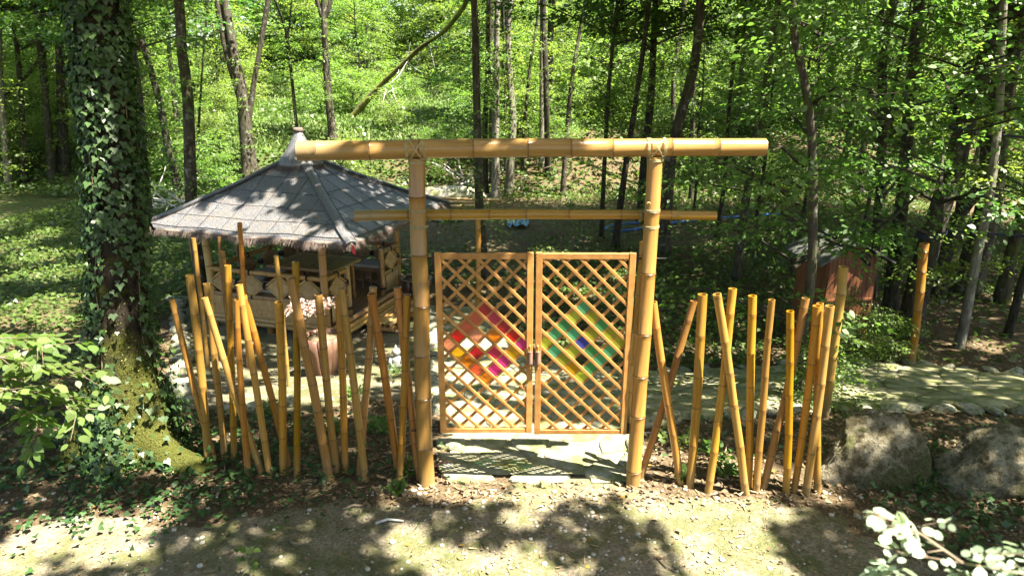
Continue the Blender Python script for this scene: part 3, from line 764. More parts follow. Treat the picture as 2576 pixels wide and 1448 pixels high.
for x, y in ((-hu, -hv), (hu+.25, -hv), (-hu, hv), (hu+.25, hv), (0, -hv), (0, hv)):
    cane('foot', (x, y, -.06), (x, y, .2), .06, 'bamboo_dark', pav, .3, hollow=False)
def lash(P, axis, r, parent=pav, turns=3):
    mb = MB(); mb.tube(lash_ring(P, axis, r, turns, .014), .0075, 5); mb.build('black_lashing', M['black_cord'], parent, True)
def reeds(p0, p1, z0, z1, step, mt, parent, out):
    """a panel of upright split reeds between two points"""
    p0, p1 = Vector((*p0, 0)), Vector((*p1, 0)); d = p1-p0; L = d.length; d.normalize(); nrm = Vector((d.y, -d.x, 0)); mb = MB(); k = int(L/step)
    for i in range(k):
        q = p0 + d*((i+.5)*L/k); w = step*.44; dep = step*random.uniform(.2, .45)
        a, b, c = q-d*w, q+nrm*dep, q+d*w
        e, f_ = q+nrm*dep*.8-d*w*.6, q+nrm*dep*.8+d*w*.6
        V_ = []
        for z in (z0, z1): V_ += [Vector((p.x, p.y, z)) for p in (a, e, b, f_, c)]
        mb.add(V_, [(0, 1, 6, 5), (1, 2, 7, 6), (2, 3, 8, 7), (3, 4, 9, 8), (0, 5, 9, 4)])
    o = mb.build('reed_panel', M[mt], parent); tag(o, kind='stuff'); return o
def railing(p0, p1, ndia, mt, reedm, out, top=TOPR):
    p0, p1 = Vector((*p0, 0)), Vector((*p1, 0)); d = (p1-p0); L = d.length; d.normalize(); nrm = Vector((d.y, -d.x, 0))*out
    at = lambda s_, z: Vector((p0.x+d.x*s_, p0.y+d.y*s_, z))
    cane('top_rail', at(-.04, top), at(L+.04, top), .042, mt, pav, bothends=True)
    cane('mid_rail', at(-.02, MIDR), at(L+.02, MIDR), .036, mt, pav, bothends=True)
    reeds(tuple((at(.05, 0)+nrm*.02))[:2], tuple((at(L-.05, 0)+nrm*.02))[:2], .27, MIDR-.03, .024, reedm, pav, out)
    st = L/ndia; hh = (top-MIDR)/2; zc = (top+MIDR)/2
    for i in range(ndia):
        s_ = st*(i+.5); hw = min(st/2, .27)
        c = at(s_, zc)
        rot = Matrix.Translation(c) @ Matrix(((d.x, nrm.x, 0, 0), (d.y, nrm.y, 0, 0), (0, 0, 1, 0), (0, 0, 0, 1)))
        # reed-faced diamond: ridged strips that follow the frame
        mb = MB(); k = 9
        for j in range(k):
            f0, f1 = -1 + 2*j/k, -1 + 2*(j+.82)/k
            a = [Vector((hw*.82*x, .006, hh*.82*z)) for x, z in dia_strip(f0, f1)]
            b = [v_+Vector((0, .012, 0)) for v_ in a]; n_ = len(a)
            mb.add(a+b, [tuple(range(n_-1, -1, -1)), tuple(range(n_, 2*n_))] + [(q, (q+1) % n_, n_+(q+1) % n_, n_+q) for q in range(n_)])
        dp = mb.build('diamond_panel', M[reedm], pav, matrix=rot)
        for (xa, za), (xb, zb) in (((-1, 0), (0, 1)), ((0, 1), (1, 0)), ((1, 0), (0, -1)), ((0, -1), (-1, 0))):
            pa, pb = Vector((xa*hw, .012, za*hh*.93)), Vector((xb*hw, .012, zb*hh*.93))
            cane('frame_cane', pa+(pb-pa)*.06, pa+(pb-pa)*.94, .019, mt, dp, .3, hollow=False, seg=8)
        lash(c+d*hw, d, .05, pav, 3); lash(c+d*hw, Vector((0, 0, 1)), .045, pav, 2)
        lash(at(s_, top), d, .048, pav, 2); lash(at(s_, MIDR), d, .042, pav, 2)
def dia_strip(f0, f1):
    """the slice f0<=x+z<=f1 of the unit diamond |x|+|z|<=1"""
    P = []
    for f in (f0, f1):
        P.append(((f-1)/2, (f+1)/2)); P.append(((f+1)/2, (f-1)/2))
    return [P[0], P[1], P[3], P[2]]
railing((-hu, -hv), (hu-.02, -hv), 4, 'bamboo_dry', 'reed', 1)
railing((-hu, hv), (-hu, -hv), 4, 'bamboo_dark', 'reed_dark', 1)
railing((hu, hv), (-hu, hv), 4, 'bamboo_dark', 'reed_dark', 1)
railing((hu+.02, -hv+.05), (hu+.02, -hv+.62), 1, 'bamboo_dry', 'reed', 1)
railing((hu+.02, hv-.62), (hu+.02, hv-.05), 1, 'bamboo_dry', 'reed', 1)
for y in (-hv+.66, hv-.66):
    cane('newel', (hu+.02, y, FL), (hu+.02, y, TOPR+.06), .05, 'bamboo_dry', pav, .34, hollow=False); lash((hu+.02, y, FL+.12), (0, 0, 1), .055)
# benches and cushions on three sides
for nm, c, d in (('front', (0, -hv+.30, 0), (2*hu-.16, .42)), ('side', (-hu+.30, .1, 0), (.42, 2*hv-1.1)), ('back', (0, hv-.30, 0), (2*hu-.16, .42))):
    mb = MB(); mb.box((c[0], c[1], FL+.40), (d[0], d[1], .05)); mb.build('bench_seat', M['reed_dark'], pav)
    mb = MB(); mb.box((c[0], c[1], FL+.465), (d[0]-.02, d[1]-.01, .07)); o = mb.build('cushion', M['cushion'], pav)
    bv = o.modifiers.new('bevel', 'BEVEL'); bv.width = .025; bv.segments = 3
    long_x = d[0] > d[1]
    for k in range(12):
        f = (k+.5)/12-.5; off = d[1 if long_x else 0]/2-.03
        x = c[0] + (f*d[0] if long_x else off); y = c[1] + ((off if nm == 'front' else -off) if long_x else f*d[1])
        mb = MB(); mb.box((x, y, FL+.19), (.03, .02, .36)) if long_x else mb.box((x, y, FL+.19), (.02, .03, .36)); mb.build('bench_slat', M['reed_dark'], pav)
# eave beams
for a, b in (((-hu, -hv), (hu, -hv)), ((hu, -hv), (hu, hv)), ((hu, hv), (-hu, hv)), ((-hu, hv), (-hu, -hv))):
    a, b = Vector((*a, ze+.08)), Vector((*b, ze+.08)); dd = (b-a).normalized()*.25
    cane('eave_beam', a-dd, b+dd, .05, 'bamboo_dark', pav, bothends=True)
# roof
roof_t = bpy.data.objects.new('roof', None); COL.objects.link(roof_t); roof_t.parent = pav
def rp(u, v, lift=0):
    """point on the roof: u,v in [-1,1] over the eave square, sagging slightly between hips"""
    m_ = max(abs(u), abs(v)); z = zap + (ze-zap)*m_ - .10*math.sin(math.pi*m_)*.55 + .03*(1-min(abs(u), abs(v))/(m_+1e-6))*m_*-1
    z += .012*math.sin(u*9+1)*math.sin(v*8)
    return Vector((u*eu, v*ev, z+lift))
for q, side in enumerate(('s', 'e', 'n', 'w')):
    nU, nV = 28, 14; Vv = []; 
    for j in range(nV+1):
        m_ = .05 + .95*j/nV
        for i in range(nU+1):
            f = -1 + 2*i/nU
            u, v_ = ((f*m_, -m_), (m_, f*m_), (-f*m_, m_), (-m_, -f*m_))[q]
            Vv.append(rp(u, v_))
    Fv = [(j*(nU+1)+i, j*(nU+1)+i+1, (j+1)*(nU+1)+i+1, (j+1)*(nU+1)+i) for j in range(nV) for i in range(nU)]
    Fv = [f_[::-1] for f_ in Fv]
    mb = MB(); mb.add(Vv, Fv)
    sl_ = mb.build('roof_slope', M['roof_net'], roof_t, True)
    so_ = sl_.modifiers.new('thick', 'SOLIDIFY'); so_.thickness = .05; so_.offset = -1
    # stitched seams of the netting: down-slope strings and cross strings
    S_ = lambda f, m_: rp(*((f*m_, -m_), (m_, f*m_), (-f*m_, m_), (-m_, -f*m_))[q], lift=.008)
    for k in range(-4, 5):
        c_ = k/4.6 + .03
        lo = max(.12, abs(c_)+.02)
        P = [S_(c_/m_, m_) for m_ in np.linspace(lo, .97, 12)]
        mb = MB(); mb.tube(P, .003, 4); mb.build('seam', M['roof_seam'], roof_t)
    for m_ in (.30, .48, .65, .81, .955):
        sk = random.uniform(-.012, .012)
        P = [S_(f, m_+sk*f) for f in np.linspace(-.98, .98, 16)]
        mb = MB(); mb.tube(P, .006 if m_ > .9 else .0035, 4); mb.build('seam', M['roof_seam'], roof_t)
for sx, sy in ((1, -1), (1, 1), (-1, 1), (-1, -1)):                    # ridge strips over the hips
    P = [rp(sx*m_, sy*m_, .0) for m_ in np.linspace(.06, 1.0, 14)]; mb = MB()
    side = Vector((sx*eu, sy*ev, 0)).normalized().cross(Vector((0, 0, 1)))
    Vv = []
    for p in P: Vv += [p+side*.09+Vector((0, 0, -.012)), p+side*.05+Vector((0, 0, .018)), p+Vector((0, 0, .028)), p-side*.05+Vector((0, 0, .018)), p-side*.09+Vector((0, 0, -.012))]
    mb.add(Vv, [(i*5+k, i*5+k+1, (i+1)*5+k+1, (i+1)*5+k) for i in range(len(P)-1) for k in range(4)])
    mb.build('ridge_strip', M['roof_net'], roof_t, True)
    for s_ in (-1, 1):
        mb = MB(); mb.tube([p+side*.085*s_+Vector((0, 0, .004)) for p in P], .0045, 5); mb.build('seam', M['roof_seam'], roof_t)
# thatch fringe hanging at the eave
Vf, Ff = [], []
for q in range(4):
    for k in range(2200):
        f = rng.uniform(-1, 1); m_ = rng.uniform(.955, 1.0)
        u, v_ = ((f, -m_), (m_, f), (-f, m_), (-m_, -f))[q]; p = np.array(rp(u, v_, -.03*rng.random()))
        outw = np.array(((0, -1, 0), (1, 0, 0), (0, 1, 0), (-1, 0, 0))[q]); al = np.array((-outw[1], outw[0], 0))
        L = rng.uniform(.07, .15)*(1+.25*math.sin(f*13+q)); w = rng.uniform(.0025, .005)
        a = p + outw*rng.uniform(0, .02); b = a + outw*L*rng.uniform(.15, .6) + np.array((0, 0, -L*.75)) + al*rng.normal()*.02
        i = len(Vf); Vf += [a-al*w, a+al*w, b+al*w*.4, b-al*w*.4]; Ff.append((i, i+1, i+2, i+3))
fr = link('fringe', np_mesh('fringe', Vf, Ff), M['thatch'], roof_t); tag(fr, kind='stuff')
# soft thatch roll under the net edge
for q in range(4):
    P = [rp(*((f, -.985), (.985, f), (-f, .985), (-.985, -f))[q], lift=-.035) for f in np.linspace(-.97, .97, 22)]
    mb = MB(); mb.tube(P, [.035*(1+.15*math.sin(i*2.1)) for i in range(22)], 7); mb.build('eave_roll', M['thatch'], roof_t, True)
# peaked cap
mb = MB(); mb.lathe([(.42, -.10), (.37, -.03), (.28, .07), (.19, .20), (.12, .33), (.078, .42), (.07, .455)], 22)
cap = mb.build('roof_cap', M['roof_net'], roof_t, True, loc=(0, 0, zap-.12))
mb = MB(); mb.lathe([(.075, .44), (.088, .455), (.084, .50), (.07, .512), (.01, .515)], 16); mb.build('cap_tuft', M['thatch'], cap, True)
Vf, Ff = [], []
for k in range(420):
    a = rng.uniform(0, 6.28); d = np.array((math.cos(a), math.sin(a), 0)); al = np.array((-d[1], d[0], 0)); p = d*rng.uniform(.40, .43) + np.array((0, 0, -.09))
    b = p + d*rng.uniform(.02, .07) + np.array((0, 0, -rng.uniform(.04, .1))); i = len(Vf); w = .004
    Vf += [p-al*w, p+al*w, b+al*w*.5, b-al*w*.5]; Ff.append((i, i+1, i+2, i+3))
tag(link('cap_fringe', np_mesh('cap_fringe', Vf, Ff), M['thatch'], cap), kind='stuff')
mb = MB(); rc = rp(1, -1); mb.add([rc+Vector((0, -.02, -.02)), rc+Vector((.05, -.03, -.04)), rc+Vector((.07, -.03, -.17)), rc+Vector((.02, -.03, -.13))], [(0, 1, 2, 3)])
mb.build('ribbon', M['red_ribbon'], roof_t)
# table inside
tb = thing('bamboo_table', 'low bamboo table with slatted top inside the pavilion', 'table', PC + Matrix.Rotation(PR_, 3, 'Z') @ Vector((.15, -.08, 0)), PR_)
for k in range(16): 
    mb = MB(); mb.box((-.62+1.24*(k+.5)/16, 0, .955), (.062, .88, .022)); mb.build('slat', M['reed_dark'], tb)
for s_ in (-1, 1):
    cane('edge_cane', (-.66, s_*.45, .94), (.66, s_*.45, .94), .032, 'bamboo_dry', tb, bothends=True); cane('edge_cane', (s_*.64, -.45, .93), (s_*.64, .45, .93), .03, 'bamboo_dry', tb, bothends=True)
    for t_ in (-1, 1): cane('leg', (s_*.54, t_*.36, FL), (s_*.54, t_*.36, .94), .034, 'bamboo_dark', tb, hollow=False)
# step of round canes before the entrance
stp = thing('bamboo_step', 'low step of round bamboo canes at the open side of the pavilion', 'step', PC + Matrix.Rotation(PR_, 3, 'Z') @ Vector((hu+.62, .12, 0)), PR_)
for k in range(5): cane('cane', (-.18+k*.09, -.85, .17), (-.18+k*.09, .85, .17), .042, 'bamboo_dry', stp, .35, bothends=True, seg=14)
for y in (-.72, 0, .72): cane('support', (-.24, y, .075), (.24, y, .075), .055, 'bamboo_dry', stp, .3, bothends=True)

# ------------------------------------------------------------------ pots, statue
def stave_pot(name, label, base, h, r0, r1, nst, mt, soilz=.92):
    t = thing(name, label, 'plant pot', base)
    for k in range(nst):
        a0, a1 = 2*math.pi*k/nst+.02, 2*math.pi*(k+1)/nst-.02; mb = MB(); Vv = []
        for z, r in ((0, r0*.92), (h*.08, r0*1.03), (h*.3, r0+(r1-r0)*.36), (h*.65, r0+(r1-r0)*.72), (h, r1)):
            for i in range(4):
                a = a0+(a1-a0)*i/3; bul = 1+.03*math.sin(math.pi*i/3); Vv.append((r*bul*math.cos(a), r*bul*math.sin(a), z))
        for z, r in ((h, r1*.86), (h*.3, (r0+(r1-r0)*.36)*.86), (0, r0*.8)):
            for i in range(4):
                a = a0+(a1-a0)*i/3; Vv.append((r*math.cos(a), r*math.sin(a), z))
        mb.add([Vector(p) for p in Vv], [(j*4+i, j*4+i+1, (j+1)*4+i+1, (j+1)*4+i) for j in range(7) for i in range(3)] +
               [(j*4, (j+1)*4, (7-j-1)*4, (7-j)*4) for j in range(3)] + [((j+1)*4+3, j*4+3, (7-j)*4+3, (7-j-1)*4+3) for j in range(3)])
        mb.build('stave', M[mt], t, True)
    mb = MB(); mb.lathe([(r1*.7, h*soilz-.05), (r1*.87, h*soilz), (.01, h*soilz+.015)], 16); mb.build('soil', M['soil'], t, True)
    return t
pb = G(818, 938); POTH = .56
stave_pot('wooden_planter', 'reddish wooden tub planter with vertical staves in the sunlit yard', pb, POTH, .165, .265, 8, 'pot_wood')
pb2 = G(1049, 765)
stave_pot('dark_planter', 'dark brown tapered planter beyond the gateway post', pb2, .52, .17, .30, 10, 'pot_dark')
sb = G(998, 930); st = thing('stone_statue', 'small grey stone figure with a pointed topknot near the gateway', 'statue', sb)
mb = MB(); mb.lathe([(.085, 0), (.09, .03), (.08, .06), (.075, .10), (.078, .15), (.07, .19), (.045, .215), (.03, .225)], 16, sy=.75); mb.build('torso', M['statue'], st, True)
mb = MB(); mb.lathe([(.028, .215), (.045, .235), (.056, .265), (.054, .295), (.04, .322), (.022, .335), (.02, .35), (.012, .37), (.003, .385)], 16, sy=.95); hd = mb.build('head', M['statue'], st, True)
for s_ in (-1, 1):
    mb = MB(); mb.tube([(s_*.068, -.01, .185), (s_*.088, -.03, .13), (s_*.06, -.07, .09), (s_*.01, -.085, .085)], [.024, .024, .02, .016], 8); mb.build('arm', M['statue'], st, True)
    mb = MB(); mb.tube([(s_*.07, .0, .03), (s_*.10, -.05, .03), (s_*.02, -.085, .035)], [.035, .035, .026], 8); mb.build('leg', M['statue'], st, True)
    mb = MB(); mb.tube([(s_*.052, 0, .285), (s_*.056, 0, .255)], .01, 6); mb.build('ear', M['statue'], hd, True)
# ------------------------------------------------------------------ leaves
QUAD = np.array([(0, 0, 0), (.36, .45, .10), (0, 1, -.04), (-.36, .45, .10)])
HEX = np.array([(0, 0, 0), (.27, .22, .06), (.33, .55, .06), (0, 1, -.08), (-.33, .55, .06), (-.27, .22, .06)])
IVY = np.array([(0, .08, 0), (.30, -.06, .04), (.55, .22, .0), (.30, .46, .05), (0, 1, -.06), (-.30, .46, .05), (-.55, .22, 0), (-.30, -.06, .04)])
STAR = np.array([(0, 0, 0), (.42, .02, -.04), (.18, .26, .02), (.50, .58, -.05), (.12, .42, .02), (0, 1, -.05), (-.12, .42, .02), (-.50, .58, -.05), (-.18, .26, .02), (-.42, .02, -.04)])
BLADE = np.array([(-.035, 0, 0), (.035, 0, 0), (.02, .6, .05), (0, 1, .22), (-.02, .6, .05)])
SERR = []
for k in range(10):
    f = k/10; w = .36*math.sin(math.pi*min(1, f*.93+.08))**.75
    SERR.append((w*(1 if k % 2 else .90), f, .10*w))
SERR = np.array([(0, 0, 0)] + SERR[1:] + [(0, 1.06, -.06)] + [(-x, y, z) for x, y, z in SERR[:0:-1]])
OVAL = np.array([(0, 0, 0), (.26, .15, .03), (.36, .45, .04), (.28, .78, .03), (0, 1, -.02), (-.28, .78, .03), (-.36, .45, .04), (-.26, .15, .03)])
def unit(a): return a/np.maximum(np.linalg.norm(a, axis=-1, keepdims=True), 1e-9)
def leaf_geo(P, D, Nn, S, tpl):
    D = unit(D); Wd = unit(np.cross(D, Nn)); N2 = np.cross(Wd, D); S = np.asarray(S)[:, None, None]
    V = P[:, None, :] + S*(tpl[None, :, 0:1]*Wd[:, None, :] + tpl[None, :, 1:2]*D[:, None, :] + tpl[None, :, 2:3]*N2[:, None, :])
    k = len(tpl); n_ = len(P)
    return V.reshape(-1, 3), np.arange(n_*k, dtype=np.int32).reshape(n_, k)
def leaf_mesh(name, P, D, Nn, S, tpl, mat_):
    V, F = leaf_geo(np.asarray(P, float), np.asarray(D, float), np.asarray(Nn, float), S, tpl)
    me = np_mesh(name, V, F); me.materials.append(mat_); return me
def sprays(C, DIR, n=24, L=.7, size=.075, r=None, droop=.25, flat=.25):
    """flat alternate-leaved twigs at points C heading DIR; returns leaf arrays"""
    r = r or rng; m_ = len(C); D = unit(np.asarray(DIR, float))
    up = np.tile(np.array([0, 0, 1.0]), (m_, 1)) + r.normal(size=(m_, 3))*flat; side = unit(np.cross(D, up)); nrm = np.cross(side, D)
    Ls = L*r.uniform(.6, 1.25, m_)
    t = (np.arange(n)+.3)/n
    t = t[None, :] + r.normal(size=(m_, n))*.02
    sg = np.where(np.arange(n) % 2 == 0, 1.0, -1.0)[None, :]
    spread = .36*np.sin(np.pi*np.clip(t*.8+.15, 0, 1)) * r.uniform(.2, 1.0, (m_, n))
    P = C[:, None] + D[:, None]*(t*Ls[:, None])[..., None] + side[:, None]*(sg*spread*Ls[:, None])[..., None]
    P = P - np.array([0, 0, 1.0])*(droop*Ls[:, None]*t**2)[..., None] + r.normal(size=P.shape)*.025*L
    LD = D[:, None]*.6 + side[:, None]*sg[..., None]*r.uniform(.4, 1.1, (m_, n))[..., None] + r.normal(size=P.shape)*.22 - np.array([0, 0, .25])
    LN = nrm[:, None] + r.normal(size=P.shape)*.38
    S = size*r.uniform(.6, 1.2, (m_, n))
    return P.reshape(-1, 3), LD.reshape(-1, 3), LN.reshape(-1, 3), S.ravel()

# ------------------------------------------------------------------ crown prototypes (shared by many trees)
def crown_proto(name, seed, h0, h1, rad, nb, per, size, n=22, L=.75, tpl=QUAD, mt='leaf', rise=.25):
    r = np.random.default_rng(seed); C, D = [], []; mb = MB()
    for i in range(nb):
        h = h0 + (h1-h0)*r.random()**.9; a = r.uniform(0, 6.28); f = (h-h0)/(h1-h0)
        Lb = rad*r.uniform(.45, 1.1)*(1-.55*f**2)
        d = np.array([math.cos(a), math.sin(a), rise*r.uniform(.1, 1.2)]); d /= np.linalg.norm(d)
        base = np.array([0, 0, h - Lb*.25]); tip = base + d*Lb
        mid = base + d*Lb*.5 + np.array([0, 0, .08*Lb])
        mb.tube([base, mid, tip], [.012+.008*Lb, .008+.004*Lb, .004], 4, False)
        for k in range(per):
            t = r.uniform(.25, 1.02); p = base*(1-t)+tip*t + np.array([0, 0, .1*Lb*t*(1-t)]) + r.normal(size=3)*.1
            aa = a + r.normal()*.75; C.append(p); D.append((math.cos(aa), math.sin(aa), r.normal()*.18+.02))
    P, LD, LN, S_ = sprays(np.array(C), np.array(D), n, L, size, r)
    me = leaf_mesh(name, P, LD, LN, S_, tpl, M[mt])
    bme = bpy.data.meshes.new('branches'); bme.from_pydata(mb.v, [], mb.f); bme.update(); bme.materials.append(M['bark_dark'])
    return me, bme
CR = {}
for i in range(3): CR['high%d' % i] = crown_proto('crown', 20+i, 5.6, 13.5, 3.3, 52, 8, .15, 20, 1.0, mt='leaf_canopy')
for i in range(4): CR['under%d' % i] = crown_proto('crown', 40+i, .8, 7.0, 2.6, 44, 8, .13, 20, 1.0, rise=.35)
for i in range(3): CR['bush%d' % i] = crown_proto('crown', 60+i, .15, 1.5, .95, 30, 6, .07, 20, .5, rise=.8)
for i in range(3): CR['fine%d' % i] = crown_proto('crown', 80+i, 1.3, 6.2, 2.3, 30, 6, .095, 24, .85, HEX, 'leaf_near')
for i in range(2): CR['sprig%d' % i] = crown_proto('foliage', 90+i, 0, 4.5, .75, 20, 4, .08, 18, .5)

def trunk_mesh(name, P, rad, seg=10, flare=.35, seed=0, gnarl=.06, step=.45):
    r = np.random.default_rng(seed); P = [Vector(p) for p in P]
    # resample with Catmull-Rom
    Q, Rd = [], []
    for i in range(len(P)-1):
        p0, p1, p2, p3 = P[max(i-1, 0)], P[i], P[i+1], P[min(i+2, len(P)-1)]
        k = max(2, int((p2-p1).length/step))
        for j in range(k):
            t = j/k; Q.append(.5*((2*p1) + (p2-p0)*t + (2*p0-5*p1+4*p2-p3)*t*t + (3*p1-p0-3*p2+p3)*t**3)); Rd.append(rad[i]*(1-t)+rad[i+1]*t)
    Q.append(P[-1]); Rd.append(rad[-1])
    V = []; z0 = Q[0].z
    for i, (q, rr_) in enumerate(zip(Q, Rd)):
        fl = 1 + flare*math.exp(-max(0, (q.z-z0-.1))/(rr_*2.2+.01))
        for k in range(seg):
            a = 2*math.pi*k/seg
            g = 1 + gnarl*math.sin(3*a+q.z*.7+seed)+gnarl*.6*math.sin(5*a-q.z*1.3+seed*2) + r.normal()*gnarl*.3
            if fl > 1.03: g += (fl-1)*.5*math.sin(a*4+seed)
            V.append(q + Vector((math.cos(a), math.sin(a), 0))*rr_*fl*g)
    F = [(i*seg+k, i*seg+(k+1) % seg, (i+1)*seg+(k+1) % seg, (i+1)*seg+k) for i in range(len(Q)-1) for k in range(seg)]
    return np_mesh(name, V, F, True)
def copy_part(name, me, parent, mx=None):
    o = bpy.data.objects.new(name, me); COL.objects.link(o); o.parent = parent
    if mx is not None: o.matrix_local = mx
    return o
def depth(p): return (Vector(p)-Vector((0, 0, H))).dot(Vector((0, cP, -sP)))
NEAR_TREES = []; LIGHT_GAPS = []                 # (point, radius): openings of the canopy along the sun's direction
def measured_tree(pts, w, label, mt='bark', crown='high0', hgt=13, base=None, sprig=True, name='forest_tree', group='trunks of the wood behind the pavilion', cat='tree', forks=(), seed=None, r2=None):
    """pts: displayed pixels from the foot up; the foot stands on the ground"""
    seed = seed if seed is not None else len(bpy.data.objects) % 997
    g = G(*pts[0]); Y = g.y; P = [g-Vector((0, 0, .15))]
    for (x, y) in pts[1:]: P.append(PY(x, y, Y))
    r0 = w/2/FPX*depth(PY(pts[-1][0], pts[-1][1], Y))
    top = P[-1]; d = (P[-1]-P[-2]).normalized(); d.z = max(d.z, .8); d.normalize()
    z = top.z
    while z < T(g.x, g.y)+hgt:
        d = (d + Vector((random.uniform(-.12, .12), random.uniform(-.12, .12), .25))).normalized(); top = top + d*2.0; P.append(top); z = top.z
    n_ = len(P); z0 = P[0].z
    rad = [max(.03, r0*(1.08 - .075*(p.z-z0))) for p in P]
    t = thing(name, label, cat, g, 0, group)
    link('trunk', trunk_mesh('trunk', [p-g for p in P], rad, 12 if w > 20 else 9, .4, seed), M[mt], t)
    for f in forks:
        Q = [PY(x, y, Y) for x, y in f[0]]; dd = (Q[-1]-Q[-2]).normalized(); Q.append(Q[-1]+dd*2.5)
        rr_ = f[1]/2/FPX*depth(Q[0]); link('limb', trunk_mesh('limb', [p-g for p in Q], [rr_*1.1]+[rr_*.85]*(len(Q)-2)+[rr_*.5], 9, 0, seed+1), M[mt], t)
    if crown and Y < 16: NEAR_TREES.append((t, g))
    elif crown and not (560 < pts[0][0] < 1480):
        cm, bm_ = CR[crown]; s = random.uniform(.85, 1.1); a = random.uniform(0, 6.28)
        # the crown rides on the upper trunk
        ref = min(P, key=lambda p: abs(p.z-(z0+hgt*.62)))
        mx = Matrix.Translation((ref.x-g.x, ref.y-g.y, 0)) @ Matrix.Rotation(a, 4, 'Z') @ Matrix.Diagonal((s, s, hgt/13.5, 1))
        copy_part('crown', cm, t, mx); copy_part('branches', bm_, t, mx)
    if sprig:
        cm, bm_ = CR['sprig%d' % (seed % 2)]; lo = P[1 if len(P) > 2 else 0]
        mx = Matrix.Translation((P[1].x-g.x, P[1].y-g.y, random.uniform(.8, 2.2))) @ Matrix.Rotation(random.uniform(0, 6.28), 4, 'Z')
        copy_part('foliage', cm, t, mx)
    return t
# each trunk: foot ... upwards
wood = 'trunks of the wood behind the pavilion'
measured_tree([(60,455),(50,200),(28,20)], 15, 'slim dark trunk in the wood beyond the ivy tree', 'bark_dark', 'high1')
measured_tree([(130,450),(110,200),(82,0)], 20, 'dark trunk crossed by a low limb beyond the ivy tree', 'bark_dark', 'high0', forks=[([(112,130),(60,200),(10,240)], 12)])
measured_tree([(122,405),(115,200),(103,0)], 13, 'thin straight trunk in the wood beyond the ivy tree', 'bark', 'high2')
measured_tree([(158,430),(152,200),(143,0)], 27, 'broad dark trunk standing close behind the ivy tree', 'bark_dark', 'high1')
measured_tree([(20,470),(8,300),(0,180)], 16, 'pale crooked trunk at the bank beyond the ivy tree', 'bark_grey', None)
measured_tree([(457,508),(420,360),(400,250),(360,115),(330,30),(322,0)], 21, 'dark trunk leaning over towards the ivy tree', 'bark_dark', 'high2')
measured_tree([(374,545),(360,350),(345,175),(320,40),(315,0)], 17, 'narrow trunk between the ivy tree and the pavilion roof', 'bark', 'high0')
measured_tree([(446,415),(444,305),(425,125),(420,0)], 16, 'grey trunk between two darker trunks behind the roof edge', 'bark_grey', 'high1')
measured_tree([(508,748),(500,640),(480,500),(472,250),(457,130),(450,0)], 35, 'stout lichen-spotted trunk rising beside the pavilion corner', 'bark', 'high0', seed=5)
measured_tree([(496,420),(500,310),(512,130),(522,10)], 7, 'very thin sapling stem in front of the bright clearing', 'bark_dark', None)
measured_tree([(628,440),(610,250),(585,125),(565,0)], 35, 'forked grey trunk rising behind the pavilion roof slope', 'bark', 'high1', forks=[([(604,240),(570,130),(550,20)], 20), ([(622,330),(640,200),(668,40)], 15)])
measured_tree([(748,345),(733,191),(719,80),(695,10)], 9, 'thin bent trunk straight above the roof peak', 'bark_dark', 'high2', 11, forks=[([(733,180),(722,120),(728,60)], 6)])
measured_tree([(839,360),(823,208),(815,45)], 21, 'smooth trunk forking into a narrow Y above the gateway beam', 'bark', None, 7, forks=[([(815,50),(803,20),(793,-20)], 14), ([(815,50),(828,20),(834,-20)], 13)], r2=1)
measured_tree([(1222,702),(1205,500),(1198,208),(1192,0)], 25, 'straight mottled trunk seen behind both gateway crossbeams', 'bark', 'high0', seed=9)
measured_tree([(1222,500),(1219,330),(1226,174),(1228,0)], 16, 'dark trunk close beside the straight mottled trunk', 'bark_dark', 'high1')
measured_tree([(1247,502),(1247,300),(1250,70),(1252,0)], 22, 'grey trunk rising above the bamboo log pile', 'bark_grey', 'high2')
measured_tree([(1278,492),(1289,312),(1282,208),(1278,87),(1285,0)], 22, 'sunlit wavy trunk beside the grey one', 'bark_grey', 'high0')
measured_tree([(1271,455),(1271,330),(1268,174),(1266,30)], 7, 'very thin stem between the grey and wavy trunks', 'bark_dark', None)
measured_tree([(1315,430),(1317,330),(1335,150),(1351,52)], 10, 'slender leaning trunk over the gate centre', 'bark', None)
measured_tree([(1362,420),(1362,340),(1362,0)], 14, 'ivy-dusted pale trunk in the sunlit thicket', 'bark_grey', 'high1')
measured_tree([(1414,490),(1435,226),(1466,35)], 14, 'curving trunk over the blue tarpaulin', 'bark', 'high2')
measured_tree([(1512,600),(1518,451),(1532,208),(1553,0)], 13, 'crooked dark trunk over the yellow glass gate', 'bark_dark', 'high0')
measured_tree([(1545,622),(1559,520),(1583,352),(1602,234),(1633,0)], 18, 'slanting dark trunk beside the blue hose', 'bark_dark', 'high1')
measured_tree([(1612,560),(1618,430),(1637,234),(1649,0)], 24, 'tall dark trunk behind the beam end of the gateway post', 'bark_dark', 'high2')
measured_tree([(1668,640),(1676,508),(1696,352),(1747,164),(1762,0)], 33, 'thick trunk leaning away behind the gateway post', 'bark', 'high0', seed=15)
measured_tree([(1800,602),(1821,461),(1837,234),(1862,31)], 12, 'thin dark trunk behind the beam tip', 'bark_dark', 'high1')
measured_tree([(1737,505),(1743,352),(1743,234),(1748,60)], 11, 'dark upright stem between two leaning trunks', 'bark_dark', None)
measured_tree([(1850,705),(1876,500),(1919,254),(1950,59)], 22, 'slanting trunk beyond the beam tip', 'bark', 'high2')
t30 = measured_tree([(2008,985),(2014,860),(2040,700),(2044,547),(2044,391),(2032,254),(2009,137),(1993,20)], 27, 'mottled mossy trunk wrapped in its own beech boughs before the shed', 'bark', None, 9, seed=21, sprig=False)
